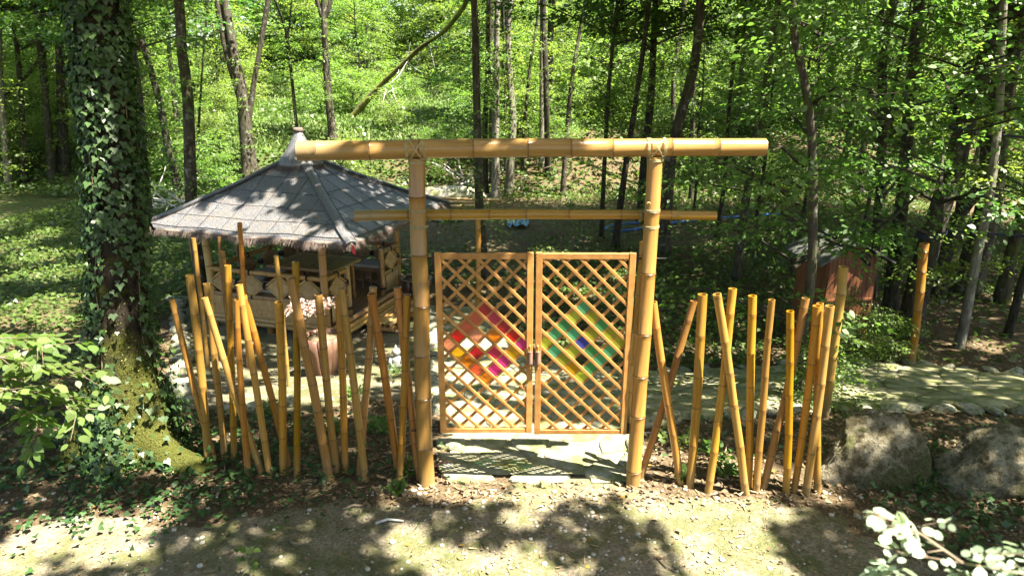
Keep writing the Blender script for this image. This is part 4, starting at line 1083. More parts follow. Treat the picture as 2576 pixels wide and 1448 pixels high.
for k_, (dx, dy, dz, s_) in enumerate(((-.25, .1, .15, .8), (.9, .5, .75, .8), (1.8, .8, 1.0, .85))):
    cm, bm_ = CR['fine%d' % k_]; mx = Matrix.Translation((dx, dy, dz)) @ Matrix.Rotation(k_*2.1, 4, 'Z') @ Matrix.Diagonal((s_, s_, s_, 1)); copy_part('crown', cm, t30, mx); copy_part('branches', bm_, t30, mx)
measured_tree([(2190,745),(2196,668),(2215,477),(2220,120),(2240,38)], 29, 'dark trunk just behind the wooden shed', 'bark_dark', 'high0')
measured_tree([(2240,795),(2249,668),(2268,525),(2300,120)], 36, 'broad shaded trunk next to the strapped tree', 'bark_dark', 'high1')
big = measured_tree([(2281,850),(2315,690),(2363,525),(2435,286),(2497,95),(2511,0)], 60, 'massive leaning tree with two dark straps round its trunk', 'bark_dark', 'high2', name='strapped_tree', seed=33)
measured_tree([(2358,745),(2365,690),(2406,550),(2502,415),(2526,262)], 34, 'leaning trunk behind the strapped tree', 'bark_dark', 'high0')
measured_tree([(2405,875),(2423,828),(2459,630),(2483,525),(2510,300)], 24, 'slim slanting trunk past the strapped tree', 'bark_grey', 'high1')
measured_tree([(2517,760),(2530,700),(2554,597),(2590,480)], 30, 'ivy-clad trunk deep in the shade of the strapped tree', 'bark_moss', None)
measured_tree([(2533,845),(2555,770),(2590,650)], 20, 'short leaning trunk on the dark leaf mould', 'bark_dark', None)

# straps on the massive tree
def strap_on(yc, dx, tilt, lab):
    g = G(2281, 850); c = PY(*yc, g.y); mb = MB(); r = 31/FPX*depth(c)
    P = [c + Vector((math.cos(a)*r*1.1, math.sin(a)*r*1.1, tilt*math.cos(a))) for a in np.linspace(0, 2*math.pi, 25)]
    V_ = []
    for p in P: V_ += [p+Vector((0, 0, -.04)), p+Vector((0, 0, .04))]
    mb.add(V_, [(i*2, i*2+2, i*2+3, i*2+1) for i in range(24)])
    e = c + Vector((r*1.1, 0, tilt))
    mb.tube([e, e+Vector((1.2, .1, -.12)), e+Vector((4, .3, -.1))], .02, 6)
    tag(mb.build('slackline_strap', M['strap'], None), lab, 'strap')
strap_on((2342, 585), 0, .05, 'lower dark webbing strap tied round the massive leaning tree'); strap_on((2425, 325), 0, -.05, 'upper dark webbing strap tied round the massive leaning tree')

# mossy dead trunk slanting over the clearing
g = G(884, 300); Y = g.y
P = [PY(x, y, Y+dy) for x, y, dy in ((880,285,0),(950,222,-.4),(1010,165,-.9),(1060,118,-1.4),(1110,85,-1.9),(1150,40,-2.4),(1175,0,-2.8),(1190,-40,-3.1))]; P[0].z -= .3
t = thing('fallen_trunk', 'mossy dead trunk slanting up across the sunlit clearing', 'fallen tree', g)
link('trunk', trunk_mesh('trunk', [p-g for p in P], [.22, .20, .18, .16, .14, .13, .11, .09], 9, .1, 4), M['bark_mossy_log'], t)
for k in range(16):
    f = random.uniform(.1, .5); i = int(f*7); q = P[i].lerp(P[i+1], f*7-i)-g
    d = Vector((random.uniform(-.2, 1), random.uniform(-.8, .5), random.uniform(-1, .5))).normalized(); L = random.uniform(.6, 2.2); mb = MB()
    pts = [q]
    for j in range(5): d = (d+Vector((random.uniform(-.4, .4), random.uniform(-.4, .4), random.uniform(-.3, .3)))).normalized(); pts.append(pts[-1]+d*L/5)
    mb.tube(pts, [.020, .016, .013, .010, .007, .003], 5); mb.build('dead_branch', M['dead_wood'], t, True)

# ------------------------------------------------------------------ ivy tree
g = G(345, 1120); Y = g.y
t = thing('ivy_tree', 'thick mossy tree trunk wrapped in ivy beside the bamboo fence', 'tree', g)
path_i = [(340,1150,220),(318,1040,172),(310,950,150),(305,860,136),(300,700,128),(296,560,122),(280,380,116),(258,200,112),(236,0,110)]
P = [PY(x, y, Y) for x, y, w in path_i]; rad = [w/2/FPX*depth(p) for (x, y, w), p in zip(path_i, P)]
P[0] = Vector((P[0].x, P[0].y, g.z-.12)); 
for k in range(4): P.append(P[-1]+Vector((-.05, .02, 2.2))); rad.append(rad[-1]*.88)
Pl = [p-g for p in P]
tm = trunk_mesh('trunk', Pl, rad, 56, .0, 2, .03, .07)
co = np.zeros(len(tm.vertices)*3, np.float32); tm.vertices.foreach_get('co', co); co = co.reshape(-1, 3)
cen = np.array([np.interp(co[:, 2], [p.z for p in Pl], [p[i] for p in Pl]) for i in (0, 1)]).T
dv = co[:, :2]-cen; ang = np.arctan2(dv[:, 1], dv[:, 0])
low = ss(1.5, .05, co[:, 2]); rid = .5+.5*np.sin(ang*5+1.2)                       # buttress roots
zz_ = np.maximum(co[:, 2], 0)
root = np.exp(-zz_/.20)*(np.exp(-((ang+.42+.12*np.sin(zz_*9))/.26)**2)*.60 + np.exp(-((ang+1.5)/.25)**2)*.22 + np.exp(-((ang+2.5)/.3)**2)*.28)                       # the long root that runs towards the fence
co[:, :2] += unit(dv)*(low*rid*.06 + root)[:, None]
co[:, :2] += unit(dv)*(nz3(co, 9, 8)*.02*ss(1.6, .2, co[:, 2]))[:, None]
co += nz3(co, 5.5, 4)[:, None]*np.concatenate([unit(dv), np.zeros((len(co), 1))], 1)*.018
tm.vertices.foreach_set('co', co.ravel()); tm.update()
link('trunk', tm, M['bark_ivy_tree'], t)
# ivy leaves over the bark
nv = len(co); tri = co; zs = co[:, 2]
lowv = np.where((zs < .75) & (np.abs(ang+.5) < 1.6))[0]; pick = np.concatenate([rng.integers(0, nv, 22000), rng.choice(lowv, 5200)])
jz = rng.uniform(-.22, .22, len(pick)); pos = co[pick]+np.stack([np.zeros_like(jz), np.zeros_like(jz), jz], 1)
rr_ = np.linalg.norm(dv[pick], axis=1); a_ = ang[pick]+rng.uniform(-.08, .08, len(pick))
cz = np.array([np.interp(pos[:, 2], [p.z for p in Pl], [p[i] for p in Pl]) for i in (0, 1)]).T
pos[:, :2] = cz + np.stack([np.cos(a_), np.sin(a_)], 1)*(np.linalg.norm(co[pick, :2]-cen[pick], axis=1)+rng.uniform(.01, .07, len(pick)))[:, None]
zrel = pos[:, 2]
band = .5+.5*np.sin(a_*3+zrel*1.1)+.25*np.sin(a_*7-zrel*2.3)
pos[22000:, :2] += rng.normal(size=(5200, 2))*.05; dens = np.where(zrel > 2.1, .95, np.where(zrel > 1.1, .62*(band > .45) + .10, np.where(zrel > .55, .28*(band > .68)+.05, .5*(band > .45)+.06)))
keep = rng.random(len(pick)) < dens*np.where(zrel < 7, 1, .3); pos = pos[keep]; a_ = a_[keep]; m_ = len(pos)
out = np.stack([np.cos(a_), np.sin(a_), np.full(m_, .35)], 1)+rng.normal(size=(m_, 3))*.28
dwn = np.stack([rng.normal(size=m_)*.35, rng.normal(size=m_)*.35, -np.ones(m_)], 1)+out*.35
link('ivy', leaf_mesh('ivy', pos, dwn, out, rng.uniform(.024, .072, m_), IVY, M['ivy']), None, t)
# moss tufts on the foot of the trunk
pk = rng.integers(0, nv, 60000); pp = co[pk]+rng.normal(size=(len(pk), 3))*np.array([.025, .025, .05]); kk = (rng.random(len(pk)) < ss(2.3, .3, pp[:, 2])*(.5+.5*np.sin(pp[:, 2]*5+ang[pk]*4)))
pp = pp[kk]; aa = ang[pk][kk]; oo = np.stack([np.cos(aa), np.sin(aa), np.full(len(aa), .5)], 1)
pp = pp+oo*rng.uniform(-.004, .014, len(pp))[:, None]
link('moss', leaf_mesh('moss', pp, oo*.6+rng.normal(size=oo.shape)*.6, oo+rng.normal(size=oo.shape)*.6, rng.uniform(.010, .024, len(pp)), QUAD, M['moss']), None, t)
mb = MB()
for k in range(9):
    a0 = rng.uniform(0, 6.28); P2 = []
    for z in np.arange(.1, 3.6, .2):
        cx_, cy_ = [np.interp(z, [p.z for p in Pl], [p[i] for p in Pl]) for i in (0, 1)]; r_ = np.interp(z, [p.z for p in Pl], rad)*1.02
        a0 += rng.normal()*.07; P2.append((cx_+math.cos(a0)*r_, cy_+math.sin(a0)*r_, z))
    mb.tube(P2, .005, 4, False)
mb.build('ivy_stems', M['twig'], t)
IVY_TREE = t; IVY_G = g; IVY_TOP = P[-1]

# ------------------------------------------------------------------ understorey and the rest of the wood
def place_tree(x, y, kind, s, label, group, name='sapling', cat='tree', stem=True, h=None, sz=None, mt='bark_dark'):
    z = T(x, y); t = thing(name, label, cat, (x, y, z), random.uniform(0, 6.28), group)
    cm, bm_ = CR[kind]; mx = Matrix.Diagonal((s, s, sz or s, 1))
    copy_part('crown' if cat == 'tree' else 'foliage', cm, t, mx); copy_part('branches', bm_, t, mx)
    if stem: o = copy_part('trunk', STEMS[random.randrange(4)], t, Matrix.Diagonal((s, s, (h or 6.2)/6.2, 1)))
    return t
STEMS = []
for k in range(4):
    P = [(0, 0, -.1)]; q = Vector((0, 0, 0))
    for j in range(5): q = q + Vector((random.uniform(-.1, .1), random.uniform(-.1, .1), 1.3)); P.append(tuple(q))
    sm = trunk_mesh('trunk', P, [.06, .055, .045, .035, .025, .01], 7, .3, k); sm.materials.append(M['bark_dark']); STEMS.append(sm)
TALL = []
for k in range(3):
    P = [(0, 0, -.1)]; q = Vector((0, 0, 0))
    for j in range(7): q = q + Vector((random.uniform(-.22, .22), random.uniform(-.22, .22), 1.9)); P.append(tuple(q))
    sm = trunk_mesh('trunk', P, [.17, .16, .15, .14, .12, .09, .06, .03], 9, .4, k+7); sm.materials.append(M['bark_dark' if k else 'bark']); TALL.append(sm)
def in_view(x, y, m_=1.08): return abs(x) < (y*.955+1)*.75*m_+.5
def clearing(x, y):        # the sunlit glade behind the roof
    px = CX + x/(y*cP+(H-1)*sP)*FPX
    return y > 26.5 and 420 < px < 1170 and y < 56
placed = []
def far_ok(x, y, d): 
    if any((x-a)**2+(y-b)**2 < d*d for a, b in placed): return False
    placed.append((x, y)); return True
gu = 'leafy understorey trees of the wood'
cnt = 0
for k in range(4000):
    y = random.uniform(20, 64); x = random.uniform(-50, 50)
    if not in_view(x, y, 1.12): continue
    if clearing(x, y) and not (y > 38 and random.random() < .35): continue
    if y < 29: continue
    if not far_ok(x, y, 2.5 if y < 35 else 3.0): continue
    s = random.uniform(.8, 1.25)
    place_tree(x, y, 'under%d' % random.randrange(4), s, 'leafy understorey tree growing among the trunks of the wood', gu, 'understorey_tree'); cnt += 1
    if cnt > 130: break
# the wood closes behind the glade
for k in range(26):
    y = random.uniform(52, 66); x = -24 + k*1.55 + random.uniform(-.6, .6)
    place_tree(x, y, 'under%d' % random.randrange(4), random.uniform(1.5, 2.1), 'tall leafy tree closing the far side of the sunlit glade', 'trees closing the far side of the glade', 'glade_tree', h=9)
# slender trunks standing on the bank between the glade and the shed, and beyond the ivy tree
cnt = 0
for k in range(3000):
    y = random.uniform(24, 46); px_ = random.choice((random.uniform(1180, 2100), random.uniform(-80, 430), random.uniform(2100, 2600)))
    x = (px_-CX)/FPX*(y*cP+(H-1)*sP)
    if not far_ok(x, y, 1.5): continue
    t = thing('forest_tree', 'slender forest trunk standing on the far bank', 'tree', (x, y, T(x, y)), random.uniform(0, 6.28), 'slender trunks on the far bank')
    s = random.uniform(.55, 1.0); mx = Matrix.Diagonal((s, s, 1, 1)); copy_part('trunk', TALL[random.randrange(3)], t, mx)
    if random.random() < .45: cm, bm_ = CR['high%d' % random.randrange(3)]; copy_part('crown', cm, t, Matrix.Diagonal((.8, .8, 1, 1))); copy_part('branches', bm_, t, Matrix.Diagonal((.8, .8, 1, 1)))
    cnt += 1
    if cnt > 48: break
# forest trees beyond, with tall crowns
cnt = 0
for k in range(3000):
    y = random.uniform(15, 75); x = random.uniform(-52, 52)
    if abs(x) < 3 and y < 24: continue
    if clearing(x, y) or (clearing(x-3.5, y+1.6) and y < 50): continue
    if in_view(x, y, 1.0) and (y < 34 or (-.3 < x/y < .25 and y < 58)): continue
    if not far_ok(x, y, 2.4): continue
    z = T(x, y); t = thing('forest_tree', 'tall forest tree standing deep in the wood', 'tree', (x, y, z), random.uniform(0, 6.28), 'tall trees deep in the wood')
    s = random.uniform(.85, 1.2); cm, bm_ = CR['high%d' % random.randrange(3)]; mx = Matrix.Diagonal((s, s, s, 1))
    copy_part('crown', cm, t, mx); copy_part('branches', bm_, t, mx); copy_part('trunk', TALL[random.randrange(3)], t, mx); cnt += 1
    if cnt > 60: break
# shrubs along the bank and in the glade
cnt = 0
for k in range(3000):
    y = random.uniform(22.5, 46); x = random.uniform(-26, 26)
    if not in_view(x, y, 1.05): continue
    if y < 25 and -7 < x < 6: continue
    if clearing(x, y) and y < 42 and random.random() < .65: continue
    if not far_ok(x, y, 1.15): continue
    place_tree(x, y, 'bush%d' % random.randrange(3), random.uniform(.8, 1.6), 'low green shrub growing on the bank of the wood', 'shrubs on the bank', 'bank_shrub', 'shrub', False); cnt += 1
    if cnt > 105: break
# near beeches whose leafy boughs hang between the beam tip, the shed and the strapped tree
gb = 'young beeches around the shed'
for x, y, dep_, s, sz, k in ((2165, 620, None, .9, 1.0, 2), (2400, 600, None, 1.0, 1.1, 0), (2560, 590, None, 1.1, 1.2, 1), (1900, 560, None, .9, 1.0, 2), (2260, 540, None, 1.1, 1.2, 1), (2020, 545, None, 1.0, 1.15, 0), (1745, 530, None, .8, .95, 1)):
    q = G(x, y)
    place_tree(q.x, q.y, 'fine%d' % k, s, 'young beech with spreading leafy boughs near the shed', gb, 'young_beech', 'tree', True, 6.2*sz, sz)
# under wood at the far edges, beyond the ivy tree
for x, y, s, k in ((-20, 24, 1.1, 3), (-14.5, 27, .9, 0)):
    place_tree(x, y, 'under%d' % k, s, 'leafy sapling in the shade beyond the ivy tree', 'saplings beyond the ivy tree', 'understorey_tree')
# ------------------------------------------------------------------ canopy overhead: unseen crowns shaped for the dapples, carved open along the sun
def gap_ground(x, y, r): LIGHT_GAPS.append((G(x, y), r))
def gap_at(p, r): LIGHT_GAPS.append((Vector(p), r))
for x, y, r in ((1180,1130,.42),(1300,1110,.45),(1420,1110,.45),(1530,1120,.42),(1230,1180,.35),(1400,1190,.3),(1540,1190,.4),(1130,1210,.3),
                (1180,1225,.3),(1330,1262,.24),(1290,1300,.22),(1330,1235,.25),(1450,1215,.3),
                (1660,1225,.4),(1760,1235,.45),(1700,1275,.4),(1800,1275,.42),(1780,1330,.38),(1860,1390,.36),(1900,1440,.36),(1800,1420,.34),(1890,1240,.25),
                (1030,1370,.34),(1100,1400,.32),(990,1350,.2),(1190,1430,.36),(1330,1445,.36),
                (60,1370,.4),(140,1340,.36),(250,1340,.38),(350,1310,.36),(380,1275,.22),(30,1440,.25),(300,1400,.22),(180,1420,.18),(560,1310,.14),(700,1400,.16),(600,1370,.13),
                (690,985,.5),(800,985,.5),(900,960,.42),(760,950,.4),(640,940,.3),(960,930,.3),(560,920,.2),(1000,960,.25),(600,1000,.3),(860,1010,.3),(990,880,.2),
                (450,760,.3),(440,930,.35),(455,970,.3),(430,870,.2),(410,905,.25),(1150,870,.5),(1180,950,.5),(1160,1040,.4),(1230,930,.4),(1300,960,.35),(1220,860,.35),(1240,1050,.3),(1130,930,.3),(1100,990,.25),(1070,850,.25),(1290,1000,.25),
                (80,650,.7),(150,690,.7),(60,790,.8),(30,620,.6),(110,760,.5),(150,820,.4),(110,590,.5),(40,700,.5),(180,760,.3),(200,640,.3),(20,880,.4),(330,590,.3),
                (2240,928,.22),(2150,900,.2),(1450,740,.4),(1560,700,.4),(1440,600,.6),(1380,640,.5),(1230,620,.5),(2480,870,.3),(2510,745,.35),
                (480,1130,.18),(430,1080,.2),(330,1170,.22),(860,1040,.15),(560,1090,.12),(1990,1290,.16),(2080,1260,.12),(2480,1240,.1)):
    gap_ground(x, y, r*(.72 if (y > 1232 and x < 1580) else 1.0))
for x, y, r in ((1640,372,.16),(1720,372,.17),(1790,370,.17),(1860,368,.17),(1910,370,.16),(1700,545,.12),(1770,543,.12),(790,378,.10),(860,372,.11),(1190,372,.07),(1270,372,.07),(1640,470,.10),(1630,560,.10),(1615,720,.14),(1610,820,.14),(1605,920,.15),(1600,1010,.15),(1595,1100,.15),
                (1560,680,.12),(1540,740,.11),(1500,900,.06),(1250,830,.08),(1260,930,.09)):
    gap_at(PY(x, y, YG), r)
for x in range(1640, 2120, 45):
    for y in (760, 850, 950, 1050, 1150):
        if x > 2020 and y < 800: continue
        gap_at(PY(x, y, YG), .22)
for x, y, r in ((480,720,.06),(490,860,.08),(505,980,.09),(600,640,.06),(620,780,.07),(540,880,.06),(700,730,.06),(740,760,.06),(950,1000,.06),(910,1100,.07)):
    gap_at(PY(x, y, YG+.4), r)
for u, v_, r in ((-.55,-.9,.34),(-.2,-.85,.36),(.15,-.85,.34),(.45,-.92,.3),(-.8,-.95,.24),(-.35,-.68,.26),(0,-.62,.26),(.75,-.95,.24),(.95,-.9,.2),(.9,-.3,.10),(.92,.1,.10),(.95,.7,.12),(-.65,-.72,.16)):
    gap_at(PC + Matrix.Rotation(PR_, 3, 'Z') @ rp(u, v_), r*1.0)
gap_at(PC + Matrix.Rotation(PR_, 3, 'Z') @ Vector((0, 0, zap+.3)), .3)
gap_at(PY(2010, 25, 7.6), .5); gap_at(PY(1950, 10, 7.6), .4); gap_at(PY(500, 650, 12.3), .35); gap_at(PY(508, 720, 12.3), .3)
gap_at(G(818, 938)+Vector((0, 0, .95)), .38); gap_at(G(818, 938)+Vector((-.2, 0, 1.05)), .25)
for x, y, r in ((205,400,.13),(200,470,.13),(205,640,.14),(210,720,.13),(240,560,.1),(280,960,.3),(270,1010,.3),(300,1070,.3),(420,1080,.25),(460,1120,.2),(260,300,.1),(330,850,.08),(240,180,.1)):
    gap_at(PY(x, y, IVY_G.y-.28), r)
for x, y, Y_, r in ((2400,1400,1.0,.75),(2250,1330,1.0,.5),(2520,1420,1.0,.6),(60,930,2.7,.42),(130,1000,2.7,.4),(60,1060,2.7,.4),(180,950,2.7,.3),(1950,690,9.5,.3),(2120,880,7.6,.4),(2200,900,7.6,.4),(2060,930,6.9,.35),(2050,980,6.9,.3),
                    (2300,430,9,.5),(2200,300,9,.5),(2050,450,8,.5),(2400,250,10,.6),(2100,150,8.5,.5),(2350,600,10,.4),(2480,450,10,.5),(1850,420,9,.4),(2000,250,8,.4),(2250,520,9,.4),(1990,680,8,.35),(1920,560,8,.35),(1960,620,9.5,.35),(1700,330,9.5,.4),(1900,300,9.5,.4),(2150,1060,5.4,.12),(2250,1080,5.4,.1),(2190,780,10,.25),(2150,800,10,.2)):
    gap_at(PY(x, y, Y_), r)
GP = np.array([tuple(p) for p, r in LIGHT_GAPS]); GRr = np.array([r for p, r in LIGHT_GAPS]); SUNV = np.array(SUN)
# unseen trunks added to carry the shading canopy together with the ivy tree
CT = [(6.6, -2.2), (-6.8, 1.2), (2.2, -6.5), (10.5, 3.0), (-2.6, -5.2), (13.5, 8.5), (-9.5, 7.5), (15.5, 1.5), (9.0, 13.0), (-1.2, -1.6), (3.6, -1.9)]
roots = []
for i, (x, y) in enumerate(CT):
    P = [Vector((0, 0, -.2))]; q = Vector((0, 0, 0))
    for j in range(6): q = q + Vector((random.uniform(-.15, .15), random.uniform(-.15, .15), 1.7)); P.append(q.copy())
    t = thing('unseen_shade_tree', 'unseen tall tree, its canopy shaped to shade the gateway and the path', 'tree', (x, y, T(x, y)), 0, 'unseen tall shade trees around the path')
    link('trunk', trunk_mesh('trunk', P, [.24, .22, .21, .19, .17, .14, .10], 12, .4, i), M['bark'], t); roots.append((t, Vector((x, y, T(x, y)))))
roots.append((IVY_TREE, IVY_G)); roots += NEAR_TREES
NS = 15000
C = np.stack([rng.uniform(-9.5, 17.5, NS), rng.uniform(-5, 20, NS), 6.6+rng.random(NS)*6.0], 1)
dirs = np.stack([rng.normal(size=NS), rng.normal(size=NS), rng.normal(size=NS)*.15], 1)
P, LD, LN, S_ = sprays(C, dirs, 16, 1.0, .20)
# where a leaf's shadow would fall on a gap's centre line it is not there
keep = np.ones(len(P), bool)
for g_, r_ in zip(GP, GRr):
    w_ = P-g_; al = w_@SUNV; d2 = (w_*w_).sum(1)-al*al; rad_ = r_*.9 + .03
    keep &= ~((d2 < rad_**2) & (al > 0))
ground_hit = P - SUNV*(P[:, 2:3]/SUNV[2]); inside = (ground_hit[:, 1] < 24)
P, LD, LN, S_ = P[keep], LD[keep], LN[keep], S_[keep]
RT = np.array([tuple(g_)[:2] for t, g_ in roots]); own = np.argmin(((P[:, None, :2]-RT[None])**2).sum(2), 1)
for i, (t, g_) in enumerate(roots):
    k = own == i
    if k.sum() == 0: continue
    link('crown', leaf_mesh('crown', P[k]-np.array(g_), LD[k], LN[k], S_[k], QUAD, M['leaf_canopy']), None, t)
    mb = MB(); top = Vector((0, 0, 6.2)); pts = P[k]-np.array(g_)
    for j in rng.integers(0, len(pts), 14):
        e = Vector(pts[j]); b = Vector((0, 0, rng.uniform(5.5, 8.5)))
        Q = np.array([tuple(b.lerp(e, f)+g_) for f in np.linspace(.1, 1, 14)]); w_ = Q[:, None]-GP[None]; al = w_@SUNV; d2 = (w_**2).sum(2)-al**2
        if ((d2 < (GRr[None]*.8+.09)**2) & (GRr[None] > .27) & (al > 0)).any(): continue
        mb.tube([b, b.lerp(e, .5)+Vector((0, 0, .3)), e], [.07, .045, .012], 6, False)
    if mb.v: mb.build('limb', M['bark'], t)
# ------------------------------------------------------------------ potted maple
ms = thing('japanese_maple', 'small pale pink leaved maple growing in the wooden tub', 'tree', pb + Vector((0, 0, POTH*.9)))
mb = MB(); tw = []
def grow(p, d, L, r, lev):
    q = p + d*L; m_ = p.lerp(q, .5)+Vector((random.uniform(-.02, .02), random.uniform(-.02, .02), 0)); mb.tube([p, m_, q], [r, r*.85, r*.7], 6, False)
    if lev == 0: tw.append((q, d)); return
    for k in range(3 if lev > 1 else 4):
        a = random.uniform(0, 6.28); s_ = random.uniform(.5, 1.0)
        dd = (d*.8 + Vector((math.cos(a)*s_, math.sin(a)*s_, random.uniform(-.1, .35)))).normalized(); grow(q, dd, L*random.uniform(.55, .8), r*.62, lev-1)
grow(Vector((0, 0, -.03)), Vector((.03, 0, 1)).normalized(), .27, .014, 3)
mb.build('trunk', M['twig'], ms)
C = np.array([tuple(p) for p, d in tw]); Dd = np.array([tuple(d) for p, d in tw]); Dd[:, 2] *= .3
P, LD, LN, S_ = sprays(C-Dd*.05, Dd, 10, .22, .056, droop=.35, flat=.4)
link('crown', leaf_mesh('crown', P, LD, LN, S_, STAR, M['maple']), None, ms)

# ------------------------------------------------------------------ boulders
def boulder(label, foot_l, foot_r, top, seed, yy):
    a, b = G(*foot_l), G(*foot_r); c = (a+b)/2; c.y += .18; tp = PY(*top, c.y); w = (b-a).length/2; h = tp.z - T(c.x, c.y)
    V, F = ico(5); r = np.random.default_rng(seed)
    for _ in range(9):
        d = r.normal(size=3); d[2] = abs(d[2])*.6; d /= np.linalg.norm(d); hh = r.uniform(.6, .85); k = V@d-hh; V = V-np.outer(np.maximum(k, 0), d)*.95
    V = np.sign(V)*np.abs(V)**.72; V *= (1+.14*nz3(V, 1.5, seed)+.09*nz3(V, 3.5, seed+1)+.06*np.abs(nz3(V, 8, seed+2))+.035*nz3(V, 17, seed+3)+.02*nz3(V, 34, seed+4))[:, None]
    V[:, 0] *= 1 - .14*V[:, 2]
    V = V*np.array([w*.98, w*.55, h*.60]); V[:, 0] += .08*w*V[:, 2]/h; V[:, 2] += h*.36
    o = link('boulder', np_mesh('boulder', V, F, True), M['boulder'], loc=(c.x, c.y, T(c.x, c.y))); tag(o, label, 'boulder')
boulder('big upright mossy boulder next to the end of the bamboo fence', (2078,1225), (2345,1225), (2210,1028), 5, 0)
boulder('low wide mossy boulder beside the taller boulder', (2390,1240), (2690,1250), (2520,1082), 9, 0)

# ------------------------------------------------------------------ shed
sc_ = G(2078, 838); sw_ = .80
shd = thing('wooden_shed', 'narrow red-brown plank shed half hidden by beech leaves', 'shed', sc_, R(8))
hh = 1.4
for s_, ax in ((-1, 'f'), (1, 'b')):
    for k in range(13):
        x = -sw_/2 + sw_*(k+.5)/13; mb = MB(); mb.box((x, s_*.42, hh/2), (sw_/13-.006, .02, hh + .001*k)); mb.build('plank', M['shed_plank'], shd)
for s_ in (-1, 1):
    for k in range(11):
        y = -.42 + .84*(k+.5)/11; mb = MB(); mb.box((s_*(sw_/2+.012), y, hh/2), (.02, .84/11-.006, hh)); mb.build('plank', M['shed_plank'], shd)
mb = MB(); mb.box((0, -.44, hh*.52), (sw_, .02, .03)); mb.build('batten', M['shed_plank'], shd)
for s_ in (-1, 1):
    mb = MB(); mb.add([Vector(p) for p in ((0, -.55, hh+.28), (s_*.62, -.55, hh-.06), (s_*.62, .55, hh-.06), (0, .55, hh+.28), (0, -.55, hh+.25), (s_*.62, -.55, hh-.09), (s_*.62, .55, hh-.09), (0, .55, hh+.25))],
        [(0, 1, 2, 3), (4, 7, 6, 5), (0, 4, 5, 1), (1, 5, 6, 2), (2, 6, 7, 3)]); mb.build('roof', M['shed_roof'], shd)
    mb = MB(); mb.add([Vector(p) for p in ((-sw_/2, s_*.42, hh), (sw_/2, s_*.42, hh), (0, s_*.42, hh+.25))], [(0, 1, 2)]); mb.build('gable', M['shed_plank'], shd)

# ------------------------------------------------------------------ log pile, pale mound, tarpaulins, hose, brush
gl_ = 'bamboo logs lying beyond the pavilion'
for (xa, ya), (xb, yb), w, lab in (((1085,498),(1262,504),8,'long bamboo log on top of the heap beyond the pavilion'), ((1095,508),(1196,510),9,'short pale bamboo log in the heap beyond the pavilion'), ((1072,520),(1200,518),9,'lowest bamboo log of the heap beyond the pavilion')):
    base = G(1150, 528); a, b = PY(xa, ya, base.y+ (528-ya)*.03), PY(xb, yb, base.y+(528-ya)*.03)
    o = cane('bamboo_log', a, b, w/2/FPX*depth(a), 'bamboo_dry', None, .5, bothends=True); tag(o, lab, 'bamboo log', gl_)
mc = G(1140, 512); V, F = ico(3); V = V*(1+.15*nz3(V, 1.5, 3))[:, None]*np.array([1.5, .7, .32]); V[:, 2] += .1
tag(link('pale_rock', np_mesh('pale_rock', V, F, True), M['stone'], loc=(mc.x-.2, mc.y+1.2, T(mc.x, mc.y+1.2))), 'flat pale rock behind the bamboo log heap', 'rock')
def tarp(x0, x1, y0, label, seed):
    a, b = G(x0, y0), G(x1, y0); r = np.random.default_rng(seed); nx_, ny_ = 22, 10; V, F = [], []
    for j in range(ny_):
        for i in range(nx_):
            x = a.x+(b.x-a.x)*i/(nx_-1); y = a.y+.9*j/(ny_-1)+.15*math.sin(i*.9+seed)
            V.append((x-a.x, y-a.y, T(x, y)-a.z+.05+.13*abs(math.sin(i*.55+seed)*math.cos(j*.6+seed))+.05*r.random()))
    F = [(j*nx_+i, j*nx_+i+1, (j+1)*nx_+i+1, (j+1)*nx_+i) for j in range(ny_-1) for i in range(nx_-1)]
    tag(link('tarpaulin', np_mesh('tarpaulin', V, F, True), M['tarp'], loc=a), label, 'tarpaulin')
tarp(1275, 1330, 577, 'crumpled small blue tarpaulin lying behind the gate', 2); tarp(1080, 1158, 560, 'flat blue tarpaulin lying near the bamboo logs', 5)
P = [G(x, y)+Vector((0, 0, .04)) for x, y in ((1700,552),(1640,560),(1560,567),(1530,572),(1522,580),(1560,584),(1600,580),(1670,566),(1760,556),(1850,548),(1960,541))]
mb = MB(); mb.tube(P, .035, 8); tag(mb.build('hose', M['hose'], None, True), 'blue hose looping over the ground behind the gateway', 'hose')
def twigs(name, label, cat, base, n_, spread, L, r, mt, group=None, zlift=.1):
    t = thing(name, label, cat, base, 0, group)
    for k in range(n_):
        p = Vector((random.gauss(0, spread), random.gauss(0, spread*.4), random.uniform(0, zlift))); d = Vector((random.uniform(-1, 1), random.uniform(-.4, .4), random.uniform(-.05, .35))).normalized(); pts = [p]
        for j in range(4): d = (d+Vector((random.uniform(-.25, .25), random.uniform(-.25, .25), random.uniform(-.2, .12)))).normalized(); pts.append(pts[-1]+d*L*random.uniform(.6, 1.1)/4)
        mb = MB(); mb.tube(pts, [r, r*.9, r*.75, r*.6, r*.3], 5); mb.build('branch', M[mt], t, True)
twigs('brush_heap', 'heap of bleached branches lying beyond the pavilion eave', 'brush heap', G(425, 528), 26, .6, 2.0, .022, 'dead_wood', zlift=.35)
twigs('brush_heap', 'tangle of dry twigs on the bank behind the gateway beams', 'brush heap', G(1330, 470), 14, 1.6, 2.0, .013, 'twig', zlift=.6)
twigs('brush_heap', 'white broken branches beside the pale rock', 'brush heap', G(1165, 480), 9, .35, 1.4, .03, 'dead_wood', zlift=.6)

